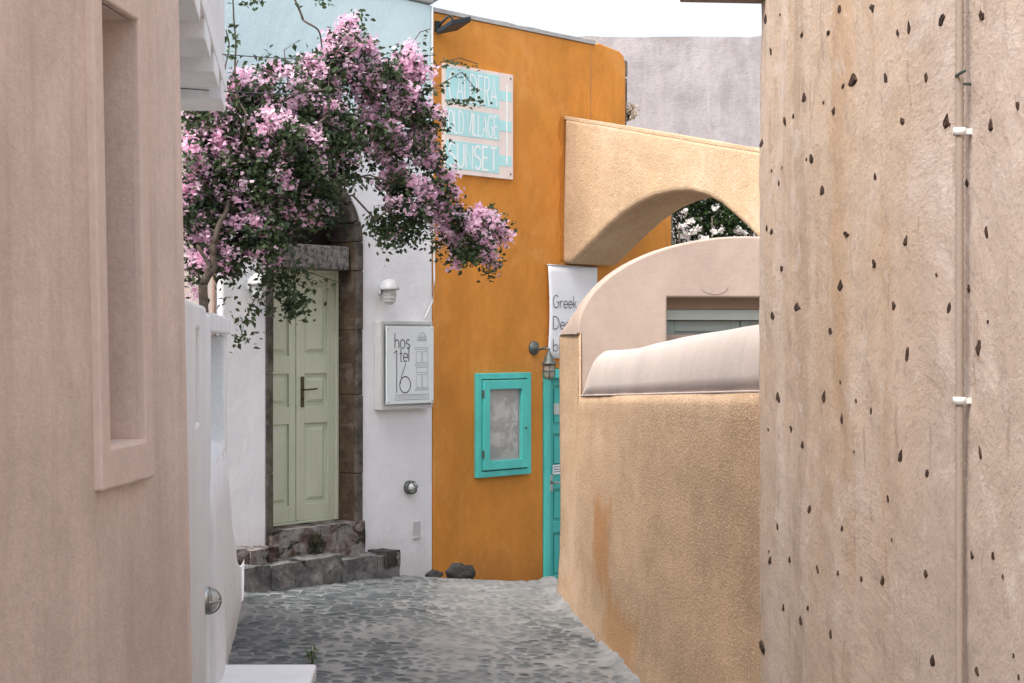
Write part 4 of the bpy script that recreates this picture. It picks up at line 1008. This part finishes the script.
# blobs: u, v, ru, rv (px), distance, flower share, leaf density
BL = [(200,262,12,16,11.8,.45,.9),(222,262,16,14,11.9,.4,.9),(196,290,7,10,11.9,.5,.5),(190,215,12,30,11.8,.4,1),(193,165,10,30,11.8,.4,1),(280,78,22,12,12.5,.6,.6),(240,85,14,14,12.2,.6,.6),(310,72,14,16,12.8,.6,.7),(207,108,22,24,12.0,.35,1),(212,150,28,30,12,.35,1.1),(208,195,24,35,12,.35,1.1),(206,238,20,25,11.9,.35,1),(232,175,30,40,12.1,.3,1.2),
 (250,100,24,20,12.3,.5,.9),(262,140,36,34,12.2,.35,1.2),(262,190,38,36,12.2,.25,1.2),(250,232,34,30,12.1,.3,1.1),(238,262,22,12,12.1,.3,.9),
 (300,165,36,40,12.5,.2,1.2),(292,208,32,30,12.5,.3,1.1),(305,120,34,30,12.7,.35,1.1),(322,90,28,26,13,.5,1),(330,140,34,30,12.8,.25,1.2),(318,212,20,20,12.6,.3,.9),
 (345,50,16,22,13,.5,.7),(330,60,14,14,13,.5,.6),(362,70,24,28,13.2,.6,.9),(352,28,12,10,13.1,.5,.5),(388,98,28,30,13.4,.8,1),(408,66,16,20,13.5,.8,.8),(425,72,10,14,13.6,.8,.6),
 (420,120,24,26,13.6,.75,1),(372,130,26,22,13.3,.5,1),(398,152,26,22,13.5,.55,1),(425,158,16,18,13.7,.7,.9),(345,172,18,18,12.9,.2,.9),
 (405,190,28,24,13.5,.3,1.1),(396,222,22,20,13.5,.06,1.1),(420,220,16,18,13.6,.1,1),(440,200,20,20,13.9,.6,.9),(455,225,22,18,14,.45,1),(470,245,22,16,14.1,.5,1),
 (482,222,18,14,14.2,.85,.8),(495,240,14,18,14.3,.9,.8),(460,258,18,10,14,.15,.9),(490,262,14,8,14.2,.3,.8),(440,215,12,10,13.9,.9,.6),(445,172,8,14,13.9,.5,.5),
 (290,285,10,14,12.4,.03,.9),(292,302,13,12,12.4,.0,.9),(262,300,9,14,12.3,.0,.7),(275,270,12,14,12.4,.15,.8),(310,290,7,7,12.5,0,.5),(252,322,8,6,12.3,0,.6),(243,340,9,5,12.3,0,.6),(302,272,8,10,12.5,0,.6),(230,290,5,14,12.2,.0,.5),
 (382,238,10,12,13.4,0,.8)]
def bougain():
    bx, by = -2.05, 11.3; bz = gz(bx, by)+E
    t = thing('bougainvillea', (bx, by, bz), 'large pink flowering bougainvillea spilling over the white wall and stair', 'bougainvillea')
    tr = MB(); rr = random.Random(4)
    base = Vector((bx, by, bz-E)); c1 = Pt(203, 285, 11.5)
    def limb(p0, p1, r0, r1, wob=.05, n=8):
        p0, p1 = Vector(p0), Vector(p1); pts, rs = [], []
        for i in range(n+1):
            q = i/n; p = p0.lerp(p1, q); s = math.sin(q*PI)*wob
            p += Vector((noise.noise(p*3+Vector((1,0,0)))*s*2, noise.noise(p*3+Vector((0,5,0)))*s*2, noise.noise(p*3+Vector((0,0,9)))*s*2+s*.6)); pts.append(tuple(p)); rs.append(r0+(r1-r0)*q)
        return pts, rs
    def put(m_, *a, **k):
        pts, rs = limb(*a, **k); m_.tube(pts, rs, 7)
    put(tr, base, c1, .04, .032); c2 = Pt(213, 245, 11.7); put(tr, c1, c2, .030, .022); put(tr, c1, Pt(197,245,11.6), .018, .012)
    tr.build('trunk', M['bark'], t)
    br = MB(); hub = Pt(235, 190, 12)
    put(br, c2, hub, .020, .015)
    for (u, v, d, r) in ((300,150,12.6,.02),(345,110,13,.018),(400,110,13.4,.014),(420,180,13.6,.014),(470,235,14.1,.01),(262,120,12.2,.016),(238,60,12.1,.012),(350,40,13,.01),(275,230,12.3,.014)):
        put(br, hub, Pt(u, v, d), .012, r*.38, wob=.10, n=10)
    put(br, Pt(292,155,12.2), Pt(348,98,12.75), .011, .007, wob=.02); put(br, Pt(345,190,12.7), Pt(347,120,12.7), .007, .004); put(br, Pt(355,175,12.9), Pt(400,205,13.1), .006, .004)
    # climbing stems at top left
    put(br, Pt(238,110,12), Pt(231,-25,12), .008, .005, wob=.02, n=12); put(br, Pt(232,100,12), Pt(226,30,12), .006, .005, wob=.05, n=12)
    put(br, Pt(303,20,12.8), Pt(288,-15,12.8), .009, .007, wob=.01)
    put(br, Pt(303,20,12.8), Pt(322,50,12.9), .009, .005, wob=.03)
    for a, b in (((290,260,12.4),(296,305,12.4)),((272,262,12.35),(238,345,12.3)),((396,180,13.4),(385,240,13.4)),((300,270,12.5),(340,283,12.55))): put(br, Pt(*a), Pt(*b), .005, .003, wob=.06)
    for a, m__, b in (((400,62,13.6),(420,32,13.9),(430,29,14)),((430,90,13.8),(462,72,14.5),(478,92,14.7)),((445,100,14),(470,100,14.6),(484,102,14.8)),((440,62,14),(460,58,14.5),(478,64,14.7)),((288,85,12.6),(284,50,12.6),(300,40,12.6))):
        br.tube([tuple(Pt(*a)), tuple(Pt(*m__)), tuple(Pt(*b))], .004, 6)
    br.build('branch', M['stem'], t)
    LP, LT, FP, FT = [], [], [], []
    for (u, v, ru, rv, d, ff, den) in BL:
        c = Pt(u, v, d); px = d/F; rad = (ru*px*1.02, max(.16, (ru+rv)/2*px*.95), rv*px*1.02)
        area = ru*rv; n = int(area*den*(1.35 if ru > 11 else .45))+8
        sub = max(4, int(area/40))
        cs = spray(c, rad, sub)                       # small leaf clumps, with gaps between
        per = max(3, n//sub)
        for q in cs:
            pts = q+rng.normal(size=(per, 3))*np.array((.055,.06,.05)); LP.append(pts); LT.append(np.clip(rng.normal(.42,.22)+rng.normal(0,.14,per), 0, 1))
        # blossom trusses sit on the outer, lane side of each clump
        nf = int(area*ff/12.5)+(ff > .2)
        if nf:
            v3 = rng.normal(size=(nf, 3)); v3[:,1] = -np.abs(v3[:,1])*.8; v3[:,2] += .25; v3 /= np.linalg.norm(v3, axis=1)[:,None]
            fc = np.array(c)+v3*np.array(rad)*rng.uniform(.6, 1.02, (nf, 1))
            for q in fc:
                k = rng.integers(14, 34); sg = rng.uniform(.020,.036)
                FP.append(q+rng.normal(size=(k, 3))*sg); FT.append(np.clip(rng.normal(.55,.2)+rng.normal(0,.16,k), 0, 1))
    # leaves along the thin stems
    for a, b, n in (((238,110,12),(231,-25,12),34),((232,100,12),(226,30,12),24),((240,4,12),(258,-4,12.2),14),((258,0,12.2),(262,5,12.2),8),((310,0,12.8),(335,2,12.9),16),((303,20,12.8),(288,-15,12.8),6),((400,62,13.6),(430,29,14),10),((440,62,14),(480,66,14.7),26),((462,72,14.5),(478,94,14.7),18),((443,100,14),(485,102,14.8),46),((430,90,13.8),(462,72,14.5),8),((270,262,12.35),(236,346,12.3),60),((300,270,12.5),(342,285,12.55),14),((430,240,13.7),(436,262,13.7),18)):
        p, q = Pt(*a), Pt(*b); s = rng.uniform(0, 1, n)[:,None]
        LP.append(np.array(p)*(1-s)+np.array(q)*s+rng.normal(size=(n,3))*.022-np.array((0,0,.015))); LT.append(rng.uniform(.2,.8,n))
    LP = np.concatenate(LP)+np.array((0,0,E)); LT = np.concatenate(LT); FP = np.concatenate(FP)+np.array((0,0,E)); FT = np.concatenate(FT)
    leaf_mesh('foliage', M['leaf'], LP, .052, t, LT, .62, .22, .35)
    leaf_mesh('blossom', M['bract'], FP, .042, t, FT, .85, .35, -.1)
bougain()
# oleander with white blossom behind the arch
def oleander():
    b = (2.35, 19.4); bz = -2.5
    t = thing('oleander', (b[0], b[1], bz+E), 'dark green shrub with white blossoms seen through the arch', 'shrub')
    mb = MB()
    for k in range(7):
        a = k*.9; mb.tube([(b[0]+.05*math.cos(a), b[1]+.05*math.sin(a), bz), (b[0]+.25*math.cos(a), b[1]+.2*math.sin(a), bz+1.9), (b[0]+.55*math.cos(a), b[1]+.35*math.sin(a), bz+3.9)], [.03,.022,.01], 6)
    mb.build('stem', M['stem'], t)
    LP, FP = [], []
    for k in range(26):
        c = (b[0]+rng.uniform(-.62,.75), b[1]+rng.uniform(-.4,.4), rng.uniform(.7,2.05)); LP.append(spray(W3(c), (.27,.25,.27), 230))
    for (u, v) in ((684,212),(690,222),(693,232),(686,235),(722,229),(714,232),(738,230),(744,233),(705,238),(716,208),(682,226),(697,228)):
        c = Pt(u, v, 18.95+rng.uniform(-.05,.1)); FP.append(spray(W3(c), (.05,.05,.04), 18))
    LP = np.concatenate(LP); FP = np.concatenate(FP)
    leaf_mesh('foliage', M['oleaf'], LP, .13, t, rng.uniform(0,1,len(LP)), .26, .15, -.3)
    leaf_mesh('blossom', M['oflower'], FP, .05, t, rng.uniform(0,1,len(FP)), .85, .3, -.2)
oleander()
def dried():
    c = Pt(628, 121, 17.75); t = thing('dried_plant', W3(c), 'small dried plant with pale flower heads on top of the arch', 'plant')
    mb = MB()
    for k in range(16):
        a = rng.uniform(0, 6.28); r = rng.uniform(.02,.11); mb.tube([tuple(c), (c.x+r*.5*math.cos(a), c.y+r*.5*math.sin(a), c.z+.08), (c.x+r*math.cos(a), c.y+r*math.sin(a), c.z+rng.uniform(.08,.2))], .003, 5)
    mb.build('stem', M['stem'], t)
    P = spray(W3((c.x, c.y, c.z+.10)), (.13,.10,.10), 240); leaf_mesh('flower_heads', M['dry'], P, .035, t, rng.uniform(0,1,240), .8, .3, -.3)
dried()
def tuft(u, v, d, z, n, hgt, name, label, cat, mat):
    p = Pt(u, v, d); t = thing(name, (p.x, d, z+E), label, cat); mb = MB()
    for k in range(max(4, n//14)):
        a = rng.uniform(0, 6.28); r = rng.uniform(.0,.05); mb.tube([(p.x, d, z-.01), (p.x+r*.6*math.cos(a), d+r*.6*math.sin(a), z+hgt*.5), (p.x+r*math.cos(a), d+r*math.sin(a), z+hgt*rng.uniform(.6,1))], .0025, 5)
    mb.build('stem', M['stem'], t)
    P = spray((p.x, d, z+E+hgt*.5), (.05,.05,hgt*.5), n); leaf_mesh('leaves', mat, P, .03, t, rng.uniform(0,1,n), .45, .2, -.5)
x_ = Pt(312,664,9.9).x; tuft(312, 664, 9.9, gz(x_, 9.9), 42, .13, 'weed', 'small green weed growing between cobbles beside the doorstep', 'weed', M['weed'])
q = H((hs_(308), -.09, -1.79)); 
tm = thing('moss_tuft', (q[0], q[1], q[2]), 'dark green moss clump on the step below the green door', 'moss')
P = spray((q[0], q[1], q[2]+.10), (.09,.05,.10), 420); leaf_mesh('leaves', M['moss'], P, .022, tm, rng.uniform(0,1,420), .6, .3, 0)

# wires across the lane to the orange wall
for (u0, v0, d0, u1, v1, lab) in ((170,50,9.5,436,55,'upper thin dark wire strung to the orange wall above the blossoms'), (175,88,9.5,440,88,'lower thin dark wire strung to the orange wall through the blossoms')):
    a = Pt(u0, v0, d0); b = Pt(u1, v1, 15.55); pts = []
    for i in range(17):
        s = i/16; p = a.lerp(b, s); p.z -= .05*math.sin(s*PI); pts.append(tuple(p))
    mb = MB(); mb.tube(pts, .0035, 5); tag(mb.build('overhead_wire', M['wire']), lab, 'wire', 'thin wires above the garden wall')
